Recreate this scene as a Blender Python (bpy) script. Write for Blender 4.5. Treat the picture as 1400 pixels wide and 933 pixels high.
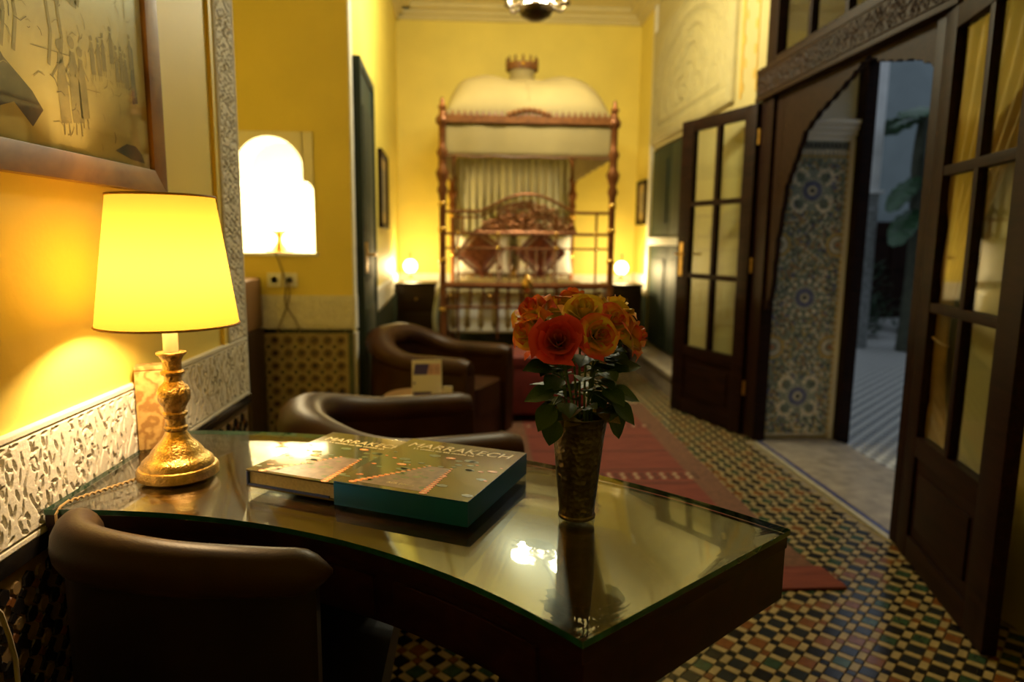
import bpy, bmesh, math, random
import numpy as np
from mathutils import Vector, Matrix, Euler, Quaternion

for _o in list(bpy.data.objects):
    bpy.data.objects.remove(_o)
random.seed(7)
SC = bpy.context.scene
COL = SC.collection
PI = math.pi
R = math.radians

# ------------------------------------------------------------------ camera
CAM_H = 1.185
YAW, PIT, ROLL = R(3.07), R(8.35), R(0.6)
_f = Vector((math.sin(YAW) * math.cos(PIT), math.cos(YAW) * math.cos(PIT), -math.sin(PIT)))
_r0 = Vector((math.cos(YAW), -math.sin(YAW), 0))
_u0 = _r0.cross(_f)
_r = _r0 * math.cos(ROLL) + _u0 * math.sin(ROLL)
_u = _u0 * math.cos(ROLL) - _r0 * math.sin(ROLL)
cd = bpy.data.cameras.new('camera')
cd.lens = 24.0
cd.sensor_width = 36.0
cd.clip_start = 0.02
cd.clip_end = 100
cd.dof.use_dof = True
cd.dof.focus_distance = 1.03
cd.dof.aperture_fstop = 2.8
cam = bpy.data.objects.new('camera', cd)
COL.objects.link(cam)
_m = Matrix((_r, _u, -_f)).transposed().to_4x4()
_m.translation = Vector((0, 0, CAM_H))
cam.matrix_world = _m
SC.camera = cam

# ------------------------------------------------------------------ world: dusk sky over the courtyard
w = bpy.data.worlds.new('dusk_sky')
SC.world = w
w.use_nodes = True
w.node_tree.nodes['Background'].inputs[0].default_value = (0.72, 0.84, 1.0, 1)
w.node_tree.nodes['Background'].inputs[1].default_value = 0.58
SC.view_settings.view_transform = 'Standard'
SC.view_settings.look = 'None'
SC.view_settings.exposure = 0.0
SC.view_settings.gamma = 1.0
SC.view_settings.use_curve_mapping = False
SC.cycles.use_denoising = True
SC.cycles.max_bounces = 10
SC.cycles.diffuse_bounces = 4
SC.cycles.transparent_max_bounces = 16
SC.cycles.caustics_reflective = False
SC.cycles.caustics_refractive = False
SC.cycles.sample_clamp_indirect = 30.0

# ------------------------------------------------------------------ helpers
def lin(c):
    return tuple(((v / 255.0) / 12.92 if v / 255.0 <= 0.04045 else ((v / 255.0 + 0.055) / 1.055) ** 2.4) for v in c)

class NT:
    def __init__(s, name):
        s.m = bpy.data.materials.new(name)
        s.m.use_nodes = True
        s.t = s.m.node_tree
        s.n = s.t.nodes
        s.b = s.n['Principled BSDF']
        s.out = s.n['Material Output']
    def add(s, typ, **kw):
        n = s.n.new(typ)
        for k, v in kw.items():
            setattr(n, k, v)
        return n
    def link(s, a, b):
        s.t.links.new(a, b)
    def coords(s, kind='Object', scale=(1, 1, 1), rot=(0, 0, 0)):
        tc = s.add('ShaderNodeTexCoord')
        mp = s.add('ShaderNodeMapping')
        mp.inputs['Scale'].default_value = scale
        mp.inputs['Rotation'].default_value = rot
        s.link(tc.outputs[kind], mp.inputs[0])
        return mp.outputs[0]
    def ramp(s, fac, stops, interp='LINEAR'):
        r = s.add('ShaderNodeValToRGB')
        r.color_ramp.interpolation = interp
        e = r.color_ramp.elements
        while len(e) < len(stops):
            e.new(0.5)
        for el, (p, c) in zip(e, stops):
            el.position = p
            el.color = (*c, 1) if len(c) == 3 else c
        s.link(fac, r.inputs[0])
        return r.outputs[0]
    def bump(s, h, strength=0.3, dist=0.01):
        b = s.add('ShaderNodeBump')
        b.inputs['Strength'].default_value = strength
        b.inputs['Distance'].default_value = dist
        s.link(h, b.inputs['Height'])
        s.link(b.outputs[0], s.b.inputs['Normal'])

def pm(name, col, rough=0.6, metal=0.0, spec=0.5, var=0.12, vscale=6.0, bump=0.0, bscale=60.0, coat=0.0, coat_ior=1.5, sheen=0.0):
    """procedural principled material: base colour varied by noise, optional fine bump"""
    t = NT(name)
    co = t.coords('Object')
    n = t.add('ShaderNodeTexNoise')
    n.inputs['Scale'].default_value = vscale
    n.inputs['Detail'].default_value = 5
    t.link(co, n.inputs['Vector'])
    d = tuple(max(0, c * (1 - var)) for c in col)
    l = tuple(min(1, c * (1 + var)) for c in col)
    t.link(t.ramp(n.outputs[0], [(0.3, d), (0.7, l)]), t.b.inputs['Base Color'])
    t.b.inputs['Roughness'].default_value = rough
    t.b.inputs['Metallic'].default_value = metal
    t.b.inputs['Specular IOR Level'].default_value = spec
    t.b.inputs['Coat Weight'].default_value = coat
    t.b.inputs['Coat IOR'].default_value = coat_ior
    t.b.inputs['Coat Roughness'].default_value = 0.02
    t.b.inputs['Sheen Weight'].default_value = sheen
    if bump:
        n2 = t.add('ShaderNodeTexNoise')
        n2.inputs['Scale'].default_value = bscale
        n2.inputs['Detail'].default_value = 4
        t.link(co, n2.inputs['Vector'])
        t.bump(n2.outputs[0], bump, 0.01)
    return t.m

def wood_mat(name, dark, light, rough=0.35, scale=(2, 14, 14), coat=0.0, nscale=3.0, spec=0.35):
    t = NT(name)
    co = t.coords('Object', scale)
    n = t.add('ShaderNodeTexNoise')
    n.inputs['Scale'].default_value = nscale
    n.inputs['Detail'].default_value = 8
    n.inputs['Distortion'].default_value = 1.2
    t.link(co, n.inputs['Vector'])
    t.link(t.ramp(n.outputs[0], [(0.3, dark), (0.7, light)]), t.b.inputs['Base Color'])
    t.b.inputs['Roughness'].default_value = rough
    t.b.inputs['Specular IOR Level'].default_value = spec
    t.b.inputs['Coat Weight'].default_value = coat
    t.b.inputs['Coat Roughness'].default_value = 0.02
    return t.m

def emit_mat(name, col, strength):
    t = NT(name)
    t.n.remove(t.b)
    e = t.add('ShaderNodeEmission')
    e.inputs[0].default_value = (*col, 1)
    e.inputs[1].default_value = strength
    t.link(e.outputs[0], t.out.inputs[0])
    return t.m

def pane_mat(name, tint=(0.9, 0.93, 0.9), ior=1.5, rough=0.0):
    """thin clear pane: fresnel mix of straight-through and mirror"""
    t = NT(name)
    t.n.remove(t.b)
    g = t.add('ShaderNodeNewGeometry')
    mx = t.add('ShaderNodeMix')
    mx.inputs[2].default_value = ior
    mx.inputs[3].default_value = 1.0 / ior
    t.link(g.outputs['Backfacing'], mx.inputs[0])
    fr = t.add('ShaderNodeFresnel')
    t.link(mx.outputs[0], fr.inputs['IOR'])
    tr = t.add('ShaderNodeBsdfTransparent')
    tr.inputs[0].default_value = (*tint, 1)
    gl = t.add('ShaderNodeBsdfGlossy')
    gl.inputs['Roughness'].default_value = rough
    ms = t.add('ShaderNodeMixShader')
    t.link(fr.outputs[0], ms.inputs[0])
    t.link(tr.outputs[0], ms.inputs[1])
    t.link(gl.outputs[0], ms.inputs[2])
    t.link(ms.outputs[0], t.out.inputs[0])
    return t.m

def shade_mat(name, col, trans):
    """thin lamp-shade cloth that lets light through"""
    t = NT(name)
    t.n.remove(t.b)
    d = t.add('ShaderNodeBsdfDiffuse')
    d.inputs[0].default_value = (*col, 1)
    tl = t.add('ShaderNodeBsdfTranslucent')
    tl.inputs[0].default_value = (*trans, 1)
    ms = t.add('ShaderNodeMixShader')
    ms.inputs[0].default_value = 0.6
    t.link(d.outputs[0], ms.inputs[1])
    t.link(tl.outputs[0], ms.inputs[2])
    t.link(ms.outputs[0], t.out.inputs[0])
    return t.m

class MB:
    """collects shapes, then links them as one mesh object"""
    def __init__(s):
        s.v, s.f, s.mi, s.uv = [], [], [], None
    def add(s, verts, faces, mi=0, M=None):
        o = len(s.v)
        if M is not None:
            verts = [M @ Vector(p) for p in verts]
        s.v.extend(tuple(p) for p in verts)
        for f in faces:
            s.f.append(tuple(i + o for i in f))
            s.mi.append(mi)
        return s
    def box(s, x0, x1, y0, y1, z0, z1, mi=0, M=None):
        v = [(x0, y0, z0), (x1, y0, z0), (x1, y1, z0), (x0, y1, z0), (x0, y0, z1), (x1, y0, z1), (x1, y1, z1), (x0, y1, z1)]
        f = [(0, 3, 2, 1), (4, 5, 6, 7), (0, 1, 5, 4), (1, 2, 6, 5), (2, 3, 7, 6), (3, 0, 4, 7)]
        return s.add(v, f, mi, M)
    def prism(s, poly, z0, z1, mi=0, M=None, side_mi=None):
        n = len(poly)
        v = [(p[0], p[1], z0) for p in poly] + [(p[0], p[1], z1) for p in poly]
        s.add(v, [tuple(range(n - 1, -1, -1)), tuple(range(n, 2 * n))], mi, M)
        s.add(v, [(i, (i + 1) % n, n + (i + 1) % n, n + i) for i in range(n)], mi if side_mi is None else side_mi, M)
        return s
    def lathe(s, prof, seg=24, mi=0, M=None, cap=True):
        v, f = [], []
        for r, z in prof:
            for k in range(seg):
                a = 2 * PI * k / seg
                v.append((r * math.cos(a), r * math.sin(a), z))
        for i in range(len(prof) - 1):
            for k in range(seg):
                k2 = (k + 1) % seg
                f.append((i * seg + k, i * seg + k2, (i + 1) * seg + k2, (i + 1) * seg + k))
        if cap:
            f.append(tuple(range(seg - 1, -1, -1)))
            b = (len(prof) - 1) * seg
            f.append(tuple(range(b, b + seg)))
        return s.add(v, f, mi, M)
    def tube(s, pts, rad, seg=8, mi=0, M=None, closed=False):
        pts = [Vector(p) for p in pts]
        n = len(pts)
        rads = rad if isinstance(rad, (list, tuple)) else [rad] * n
        v, f = [], []
        prev = None
        for i, p in enumerate(pts):
            if closed:
                t = (pts[(i + 1) % n] - pts[i - 1]).normalized()
            else:
                t = (pts[min(i + 1, n - 1)] - pts[max(i - 1, 0)]).normalized()
            if prev is None:
                a = Vector((0, 0, 1)) if abs(t.z) < 0.9 else Vector((1, 0, 0))
                nx = t.cross(a).normalized()
            else:
                nx = (prev - t * prev.dot(t)).normalized()
            prev = nx
            ny = t.cross(nx)
            for k in range(seg):
                an = 2 * PI * k / seg
                v.append(p + (nx * math.cos(an) + ny * math.sin(an)) * rads[i])
        rng = n if closed else n - 1
        for i in range(rng):
            j = (i + 1) % n
            for k in range(seg):
                k2 = (k + 1) % seg
                f.append((i * seg + k, i * seg + k2, j * seg + k2, j * seg + k))
        if not closed:
            f.append(tuple(range(seg - 1, -1, -1)))
            f.append(tuple(range((n - 1) * seg, n * seg)))
        return s.add(v, f, mi, M)
    def grid(s, fn, nu, nv, mi=0, M=None):
        v = [fn(i / nu, j / nv) for j in range(nv + 1) for i in range(nu + 1)]
        f = [(j * (nu + 1) + i, j * (nu + 1) + i + 1, (j + 1) * (nu + 1) + i + 1, (j + 1) * (nu + 1) + i) for j in range(nv) for i in range(nu)]
        return s.add(v, f, mi, M)
    def sphere(s, c, r, seg=12, rings=8, mi=0, sc=(1, 1, 1)):
        prof = [(max(1e-4, math.sin(PI * i / rings)) * r, -math.cos(PI * i / rings) * r) for i in range(rings + 1)]
        M = Matrix.Translation(c) @ Matrix.Diagonal((*sc, 1))
        return s.lathe(prof, seg, mi, M)
    def mesh(s, name, mats, smooth=False, bevel=0.0, recalc=True, angle=35, bseg=2):
        me = bpy.data.meshes.new(name)
        me.from_pydata(s.v, [], s.f)
        for m in (mats if isinstance(mats, (list, tuple)) else [mats]):
            me.materials.append(m)
        me.polygons.foreach_set('material_index', s.mi)
        if recalc or bevel:
            bm = bmesh.new()
            bm.from_mesh(me)
            if recalc:
                bmesh.ops.recalc_face_normals(bm, faces=bm.faces)
            if bevel:
                es = [e for e in bm.edges if len(e.link_faces) == 2 and e.calc_face_angle(0) > 0.7]
                bmesh.ops.bevel(bm, geom=es, offset=bevel, segments=bseg, affect='EDGES', profile=0.7, clamp_overlap=True)
            bm.to_mesh(me)
            bm.free()
        if smooth or bevel:
            me.polygons.foreach_set('use_smooth', [True] * len(me.polygons))
            me.set_sharp_from_angle(angle=R(angle))
        me.update()
        return me
    def build(s, name, mats, parent=None, M=None, **kw):
        return put(name, s.mesh(name, mats, **kw), parent, M)

def put(name, me, parent=None, M=None):
    o = bpy.data.objects.new(name, me)
    COL.objects.link(o)
    if parent is not None:
        o.parent = parent
    if M is not None:
        o.matrix_local = M
    return o

def tag(o, label, cat, group=None):
    o['label'] = label
    o['category'] = cat
    if group:
        o['group'] = group
    return o

def thing(name, label, cat, loc=(0, 0, 0), rz=0.0, group=None):
    o = bpy.data.objects.new(name, None)
    o.empty_display_size = 0.05
    COL.objects.link(o)
    o.location = loc
    o.rotation_euler = (0, 0, rz)
    return tag(o, label, cat, group)

def struct(o, label=None, cat=None):
    o['kind'] = 'structure'
    if label:
        o['label'] = label
        o['category'] = cat
    return o

def T(x, y, z):
    return Matrix.Translation((x, y, z))
def RZ(a):
    return Matrix.Rotation(a, 4, 'Z')
def RX(a):
    return Matrix.Rotation(a, 4, 'X')
def RY(a):
    return Matrix.Rotation(a, 4, 'Y')
def frame(o, x, y, z):
    """matrix from origin and axes"""
    M = Matrix((Vector(x), Vector(y), Vector(z))).transposed().to_4x4()
    M.translation = Vector(o)
    return M

def lamp(name, loc, power, col, rad=0.02):
    d = bpy.data.lights.new(name, 'POINT')
    d.energy = power
    d.color = col
    d.shadow_soft_size = rad
    d.use_soft_falloff = False
    o = bpy.data.objects.new(name, d)
    COL.objects.link(o)
    o.location = loc
    return o

def in_view(x, y, z):
    """rough test used only to choose which tiles become single objects"""
    v = Vector((x, y, z)) - Vector((0, 0, CAM_H))
    d = v.dot(_f)
    if d <= 0.05:
        return None
    return 700 + 933.3 * v.dot(_r) / d, 466.5 - 933.3 * v.dot(_u) / d

# ---- carved plaster -------------------------------------------------
def carve_field(U, V, w, h, cell, seed, border=True):
    """depth 0..1 of incisions on a plaster band w x h"""
    rg = random.Random(seed)
    D = np.zeros_like(U)
    def lens(x, y, l, b, a):
        x0, x1 = x - l * 1.1, x + l * 1.1
        m = (U > x0) & (U < x1) & (V > y - l * 1.1) & (V < y + l * 1.1)
        if not m.any():
            return
        du, dv = U[m] - x, V[m] - y
        p = du * math.cos(a) + dv * math.sin(a)
        q = -du * math.sin(a) + dv * math.cos(a)
        prof = np.clip(1 - (p / l) ** 2, 0, 1) * b
        D[m] = np.maximum(D[m], np.clip((prof - np.abs(q)) / (0.35 * b), 0, 1) * (np.abs(p) < l))
    def arc(x, y, r, t, a0, a1):
        m = (np.abs(U - x) < r * 1.4) & (np.abs(V - y) < r * 1.4)
        if not m.any():
            return
        du, dv = U[m] - x, V[m] - y
        rr = np.hypot(du, dv)
        an = np.mod(np.arctan2(dv, du) - a0, 2 * PI)
        D[m] = np.maximum(D[m], np.clip((t - np.abs(rr - r)) / (0.5 * t), 0, 1) * (an < (a1 - a0)))
    n = max(1, int(round(w / cell)))
    cw = w / n
    for i in range(n):
        x0 = i * cw
        # S-shaped divider groove
        ph = rg.uniform(0, 6)
        m = (U > x0 - 0.2 * cw) & (U < x0 + 0.5 * cw) & (V > 0.1 * h) & (V < 0.9 * h)
        gx = x0 + 0.1 * cw + 0.12 * cw * np.sin(V[m] / h * 9 + ph) + 0.1 * cw * np.sign(np.sin(V[m] / h * 6.3 + ph)) * 0.5
        D[m] = np.maximum(D[m], np.clip((0.026 * cw - np.abs(U[m] - gx)) / (0.012 * cw), 0, 1))
        # braid of tall lens holes
        for k in range(5):
            s = 1 if k % 2 else -1
            yy = (0.22 + 0.14 * k) * h
            lens(x0 + (0.56 + 0.03 * s) * cw, yy, 0.085 * h, 0.024 * cw, PI / 2 + s * 0.18)
            lens(x0 + (0.90 - 0.04 * s) * cw, yy - 0.03 * h, 0.09 * h, 0.022 * cw, PI / 2 - s * 0.2)
            lens(x0 + (0.24 + 0.03 * s) * cw, yy + 0.02 * h, 0.07 * h, 0.022 * cw, PI / 2 + s * 0.3)
        for k in range(6):
            yy = (0.17 + 0.132 * k) * h
            s = 1 if k % 2 else -1
            lens(x0 + (0.40 + 0.05 * s) * cw, yy, 0.075 * h, 0.035 * cw, PI / 2 + s * 0.25)
            lens(x0 + (0.72 - 0.05 * s) * cw, yy + 0.03 * h, 0.07 * h, 0.03 * cw, PI / 2 - s * 0.35)
        for k in range(7):
            lens(x0 + rg.uniform(0.2, 1.0) * cw, rg.uniform(0.15, 0.85) * h, rg.uniform(0.025, 0.06) * h, rg.uniform(0.02, 0.04) * cw, rg.uniform(0, 3.1))
        for k in range(4):
            a0 = rg.uniform(0, 6.2)
            arc(x0 + rg.uniform(0.2, 0.95) * cw, rg.uniform(0.2, 0.8) * h, rg.uniform(0.07, 0.13) * cw, 0.022 * cw, a0, a0 + rg.uniform(2.5, 4.5))
        for k in range(3):
            lens(x0 + (0.2 + 0.3 * k) * cw, 0.895 * h, 0.09 * cw, 0.02 * h, 0.1)
            lens(x0 + (0.25 + 0.3 * k) * cw, 0.115 * h, 0.09 * cw, 0.02 * h, 0.5 if k % 2 else -0.5)
    if border:
        for b in (0.065, 0.935):
            D = np.maximum(D, np.clip((0.008 * h + 0.0004 - np.abs(V - b * h)) / 0.0008, 0, 1))
    return D

def relief(name, w, h, step, depth, D_fn, mat, parent, M, base=0.006):
    """carved slab: u along w, v along h, third axis out of the wall"""
    nu, nv = max(2, int(w / step)), max(2, int(h / step))
    us, vs = np.linspace(0, w, nu + 1), np.linspace(0, h, nv + 1)
    U, V = np.meshgrid(us, vs)
    D = D_fn(U, V)
    Z = base + depth * (1 - D)
    Z[0, :] = Z[-1, :] = 0
    Z[:, 0] = Z[:, -1] = 0
    V[1, :] = V[0, :] + 1e-4
    V[-2, :] = V[-1, :] - 1e-4
    U[:, 1] = U[:, 0] + 1e-4
    U[:, -2] = U[:, -1] - 1e-4
    co = np.stack([U, V, Z], -1).reshape(-1, 3)
    i, j = np.meshgrid(np.arange(nu), np.arange(nv))
    a = (j * (nu + 1) + i).ravel()
    fc = np.stack([a, a + 1, a + nu + 2, a + nu + 1], -1)
    me = bpy.data.meshes.new(name)
    me.from_pydata(co.tolist(), [], fc.tolist())
    me.materials.append(mat)
    me.polygons.foreach_set('use_smooth', [True] * len(me.polygons))
    me.update()
    return put(name, me, parent, M)

def rrect(w, d, r, n=4):
    """rounded rectangle outline centred on the origin"""
    out = []
    for cx, cy, a0 in ((w / 2 - r, d / 2 - r, 0), (-w / 2 + r, d / 2 - r, 90), (-w / 2 + r, -d / 2 + r, 180), (w / 2 - r, -d / 2 + r, 270)):
        for k in range(n + 1):
            a = R(a0 + 90 * k / n)
            out.append((cx + r * math.cos(a), cy + r * math.sin(a)))
    return out

def text_mesh(s, size, depth=0.0003, shear=0.0, spacing=1.0):
    c = bpy.data.curves.new('lettering', 'FONT')
    c.body = s
    c.size = size
    c.extrude = depth
    c.shear = shear
    c.space_character = spacing
    c.resolution_u = 3
    o = bpy.data.objects.new('lettering', c)
    COL.objects.link(o)
    dg = bpy.context.evaluated_depsgraph_get()
    dg.update()
    me = bpy.data.meshes.new_from_object(o.evaluated_get(dg))
    bpy.data.objects.remove(o)
    me.name = 'lettering'
    return me
# ------------------------------------------------------------------ materials
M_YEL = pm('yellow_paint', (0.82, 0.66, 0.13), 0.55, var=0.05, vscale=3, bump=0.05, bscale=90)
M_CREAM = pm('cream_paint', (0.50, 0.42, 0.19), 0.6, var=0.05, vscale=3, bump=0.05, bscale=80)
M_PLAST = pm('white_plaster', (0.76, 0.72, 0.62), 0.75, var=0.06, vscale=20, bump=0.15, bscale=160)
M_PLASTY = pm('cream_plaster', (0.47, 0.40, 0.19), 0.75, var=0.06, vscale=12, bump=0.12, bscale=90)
M_WHITE = pm('white_paint', (0.85, 0.83, 0.78), 0.6, var=0.03)
M_NICHE = pm('niche_white', (0.88, 0.82, 0.66), 0.6, var=0.03)
M_DWOOD = wood_mat('dark_door_wood', (0.006, 0.002, 0.001), (0.020, 0.0065, 0.003), 0.5, spec=0.12)
M_BEAM = wood_mat('carved_beam_wood', (0.010, 0.004, 0.0015), (0.032, 0.013, 0.005), 0.55, spec=0.12)
M_GREEN = pm('green_door_paint', (0.007, 0.022, 0.013), 0.6, var=0.15)
M_GROUT = pm('grout', (0.20, 0.16, 0.11), 0.8)
M_TBLK = pm('tile_black', (0.014, 0.012, 0.011), 0.18, vscale=40, var=0.35)
M_TGRN = pm('tile_green', (0.030, 0.062, 0.036), 0.18, vscale=40, var=0.3)
M_TRST = pm('tile_rust', (0.17, 0.066, 0.02), 0.2, vscale=40, var=0.25)
M_TNVY = pm('tile_navy', (0.018, 0.021, 0.026), 0.18, vscale=40, var=0.3)
M_TCRM = pm('tile_cream', (0.34, 0.265, 0.135), 0.25, vscale=30, var=0.15)
M_TBLU = pm('tile_blue', (0.05, 0.06, 0.20), 0.2, vscale=40, var=0.3)
M_TWHT = pm('tile_white', (0.40, 0.37, 0.29), 0.25, vscale=30, var=0.12)
M_TTEAL = pm('tile_teal', (0.05, 0.065, 0.048), 0.22, vscale=40, var=0.25)
M_TOCH = pm('tile_ochre', (0.42, 0.27, 0.06), 0.22, vscale=40, var=0.25)
M_MARBLE = pm('threshold_marble', (0.27, 0.235, 0.20), 0.35, vscale=14, var=0.3)
M_BRASS = pm('brass', (0.62, 0.40, 0.12), 0.28, 1.0, vscale=60, var=0.3, bump=0.25, bscale=220)
M_BRASSD = pm('engraved_brass', (0.50, 0.32, 0.10), 0.32, 1.0, vscale=90, var=0.5, bump=0.5, bscale=190)
M_BRONZE = pm('bronze_bed_metal', (0.20, 0.072, 0.022), 0.35, 0.6, vscale=15, var=0.3)
M_GOLDB = pm('bright_brass', (0.80, 0.50, 0.14), 0.2, 1.0, var=0.1)
M_PANE = pane_mat('window_pane', (0.88, 0.90, 0.86))
M_BLACK = pm('black_plastic', (0.01, 0.01, 0.01), 0.4)

# ------------------------------------------------------------------ room shell
TOP = 3.5
def shell(name, boxes, mat):
    b = MB()
    for q in boxes:
        b.box(*q)
    return struct(b.build(name, mat))

FLOOR = shell('floor', [(-1.75, 2.2, -1.4, 7.5, -0.14, -0.006)], M_GROUT)
wl = shell('wall_left', [(-1.75, -0.70, -1.2, 2.08, 0, TOP)], M_YEL)
wal = shell('wall_alcove', [(-1.75, -1.55, 2.08, 3.62, 0, TOP)], M_YEL)
b = MB()
for q in ((-1.75, -1.27, 3.62, 4.0, 0, TOP), (-0.83, -0.645, 3.62, 4.0, 0, TOP), (-1.27, -0.83, 3.62, 4.0, 0, 1.11), (-1.27, -0.83, 3.62, 4.0, 1.72, TOP)):
    b.box(*q)
wn = struct(b.build('wall_niche', M_YEL))
MB().box(-1.27, -0.83, 3.86, 4.0, 1.11, 1.72).build('niche_back', M_NICHE, wn)
# niche surround with a lobed arch cut out of it
cxn = -1.05
arch = [(-0.22, 1.11), (-0.22, 1.42)]
for k in range(7):
    a = PI + (-PI / 2) * k / 6
    arch.append((-0.22 + 0.048 + 0.048 * math.cos(a), 1.42 + 0.055 * math.sin(PI - a)))
for k in range(21):
    a = PI + 0.25 - (PI + 0.5) * k / 20
    arch.append((0.172 * math.cos(a), 1.525 + 0.172 * math.sin(a)))
for k in range(7):
    a = PI / 2 - PI / 2 * k / 6
    arch.append((0.22 - 0.048 + 0.048 * math.cos(a), 1.42 + 0.055 * math.sin(a)))
arch += [(0.22, 1.42), (0.22, 1.11)]
sp = MB()
half = len(arch) // 2
XZ = frame((cxn, 3.86, 0), (1, 0, 0), (0, 0, 1), (0, -1, 0))
# split the spandrel into narrow strips so that every face stays convex
pts = [p for p in arch[2:-2]]
for p, q in zip(pts, pts[1:]):
    sp.add([(p[0], p[1], 0), (q[0], q[1], 0), (q[0], q[1], 0.246), (p[0], p[1], 0.246)], [(0, 1, 2, 3)], 0, XZ)
    sp.add([(p[0], p[1], 0.246), (q[0], q[1], 0.246), (q[0] if abs(q[0]) < 0.2199 else q[0], 1.72, 0.246), (p[0], 1.72, 0.246)], [(0, 1, 2, 3)], 0, XZ)
for s in (-1, 1):
    sp.add([(s * 0.2185, 1.11, 0), (s * 0.2185, 1.11, 0.246), (s * 0.2185, 1.45, 0.246), (s * 0.2185, 1.45, 0)], [(0, 1, 2, 3)], 0, XZ)
sp.build('niche_arch', M_NICHE, wn, recalc=False)
MB().box(cxn - 0.235, cxn + 0.235, 3.606, 3.86, 1.095, 1.112).build('niche_shelf', M_WHITE, wn, bevel=0.003)

MB_far = MB().prism([(-0.655, 4.0), (-0.81, 7.3), (-1.75, 7.3), (-1.75, 4.0)], 0, TOP)
wlf = struct(MB_far.build('wall_left_far', M_YEL))
wb = shell('wall_back', [(-1.75, 2.3, 7.3, 7.5, 0, TOP)], M_YEL)
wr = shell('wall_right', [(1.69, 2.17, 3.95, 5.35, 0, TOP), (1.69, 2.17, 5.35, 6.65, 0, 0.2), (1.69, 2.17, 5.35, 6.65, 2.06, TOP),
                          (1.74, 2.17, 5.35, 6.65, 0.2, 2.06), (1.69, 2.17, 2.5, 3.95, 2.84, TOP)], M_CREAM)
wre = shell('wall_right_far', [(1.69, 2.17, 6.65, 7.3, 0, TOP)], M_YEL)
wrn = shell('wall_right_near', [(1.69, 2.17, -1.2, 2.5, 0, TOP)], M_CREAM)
wbh = shell('wall_behind', [(-1.75, 2.17, -1.4, -1.2, 0, TOP)], M_YEL)
M_CEIL = pm('ceiling_paint', (0.64, 0.54, 0.25), 0.7, var=0.03)
ceil = shell('ceiling', [(-1.75, 2.3, -1.4, 7.5, TOP, TOP + 0.1)], M_CEIL)
for k, (z0, z1, d) in enumerate(((3.37, 3.41, 0.035), (3.41, 3.455, 0.075), (3.455, 3.5, 0.15))):
    MB().box(-0.85, 1.69, 7.3 - d, 7.3, z0, z1).box(1.69 - d, 1.69, -1.2, 7.3 - d, z0, z1).prism([(-0.655, 4.0), (-0.81, 7.3), (-0.81 + d, 7.3), (-0.655 + d, 4.0)], z0, z1).box(-0.70, -0.70 + d, -1.2, 2.08, z0, z1).build('cornice', M_CEIL, ceil)
MB().box(-0.45, 1.35, 6.82, 6.88, 3.47, 3.5).box(-0.45, -0.39, 0, 6.82, 3.47, 3.5).box(1.29, 1.35, 0, 6.82, 3.47, 3.5).build('ceiling_moulding', M_CEIL, ceil, bevel=0.006)

# ------------------------------------------------------------------ floor mosaic
pitch, sq = 0.0715, 0.046
gap = 0.0018
st = pitch - sq
a45 = R(45)
ex, ey = Vector((math.cos(a45), math.sin(a45), 0)), Vector((math.cos(a45), -math.sin(a45), 0))
org = Vector((1.0, 1.6, 0))
tile_mats = [M_TBLK, M_TGRN, M_TRST, M_TNVY, M_TCRM]
def tile_box(hx, hy):
    bb = MB()
    c = 0.0012
    bb.add([(-hx, -hy, -0.006), (hx, -hy, -0.006), (hx, hy, -0.006), (-hx, hy, -0.006),
            (-hx + c, -hy + c, 0), (hx - c, -hy + c, 0), (hx - c, hy - c, 0), (-hx + c, hy - c, 0)],
           [(4, 5, 6, 7), (0, 1, 5, 4), (1, 2, 6, 5), (2, 3, 7, 6), (3, 0, 4, 7)])
    return bb
hs = sq / 2 - gap / 2
tile_me = [tile_box(hs, hs).mesh('floor_tile', m, recalc=False) for m in tile_mats]
rgf = random.Random(3)
field = MB()
singles = []
big = []
strips, dots = tile_box(hs, st / 2 - gap / 2), tile_box(st / 2 - gap / 2, st / 2 - gap / 2)
def flat(bb, c, mi):
    M = frame(c, ex, -ey, (0, 0, 1))
    field.add(bb.v, bb.f, mi, M)
sqb = tile_box(hs, hs)
strv = tile_box(st / 2 - gap / 2, hs)
def on_floor(c):
    if not (-1.55 < c.x < 1.665 and 0.2 < c.y < 7.28):
        return False
    if c.x < -0.68 and not (2.1 < c.y < 3.6):
        return False
    if 1.655 < c.x and 2.5 < c.y < 3.95:
        return False
    return True
for i in range(-75, 95):
    for j in range(-75, 95):
        c = org + ex * (i * pitch) + ey * (j * pitch)
        if not on_floor(c):
            continue
        k = (i - j) % 4
        if k % 2 == 0:
            mi = 0 if rgf.random() < 0.88 else 3
        else:
            u = rgf.random()
            mi = (2 if u < 0.75 else 1) if k == 1 else (1 if u < 0.5 else (3 if u < 0.75 else 2))
        p = in_view(c.x, c.y, 0)
        seen = p and 0 < p[0] < 1400 and p[1] < 960 and ((p[0] > 880 and p[1] > 560 and p[1] - 822 > -0.6 * (p[0] - 1085)) or (540 < p[0] < 700 and p[1] > 845)) and not (c.x < 1.3 and c.y > 2.1)
        if seen:
            singles.append((p[1], c, mi))
        else:
            big.append((c, mi))
        flat(strips, c + ey * (pitch / 2) if False else c - ey * (pitch / 2), 4)
        flat(strv, c + ex * (pitch / 2), 4)
        flat(dots, c + ex * (pitch / 2) - ey * (pitch / 2), 0 if rgf.random() < 0.7 else 2)
singles.sort(key=lambda q: -q[0])
for q in singles[300:]:
    big.append((q[1], q[2]))
for c, mi in big:
    flat(sqb, c, mi)
for _, c, mi in singles[:300]:
    put('floor_tile', tile_me[mi], FLOOR, frame(c, ex, -ey, (0, 0, 1)))
fo = field.build('tile_field', tile_mats, FLOOR, recalc=False)
fo['kind'] = 'stuff'

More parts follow.
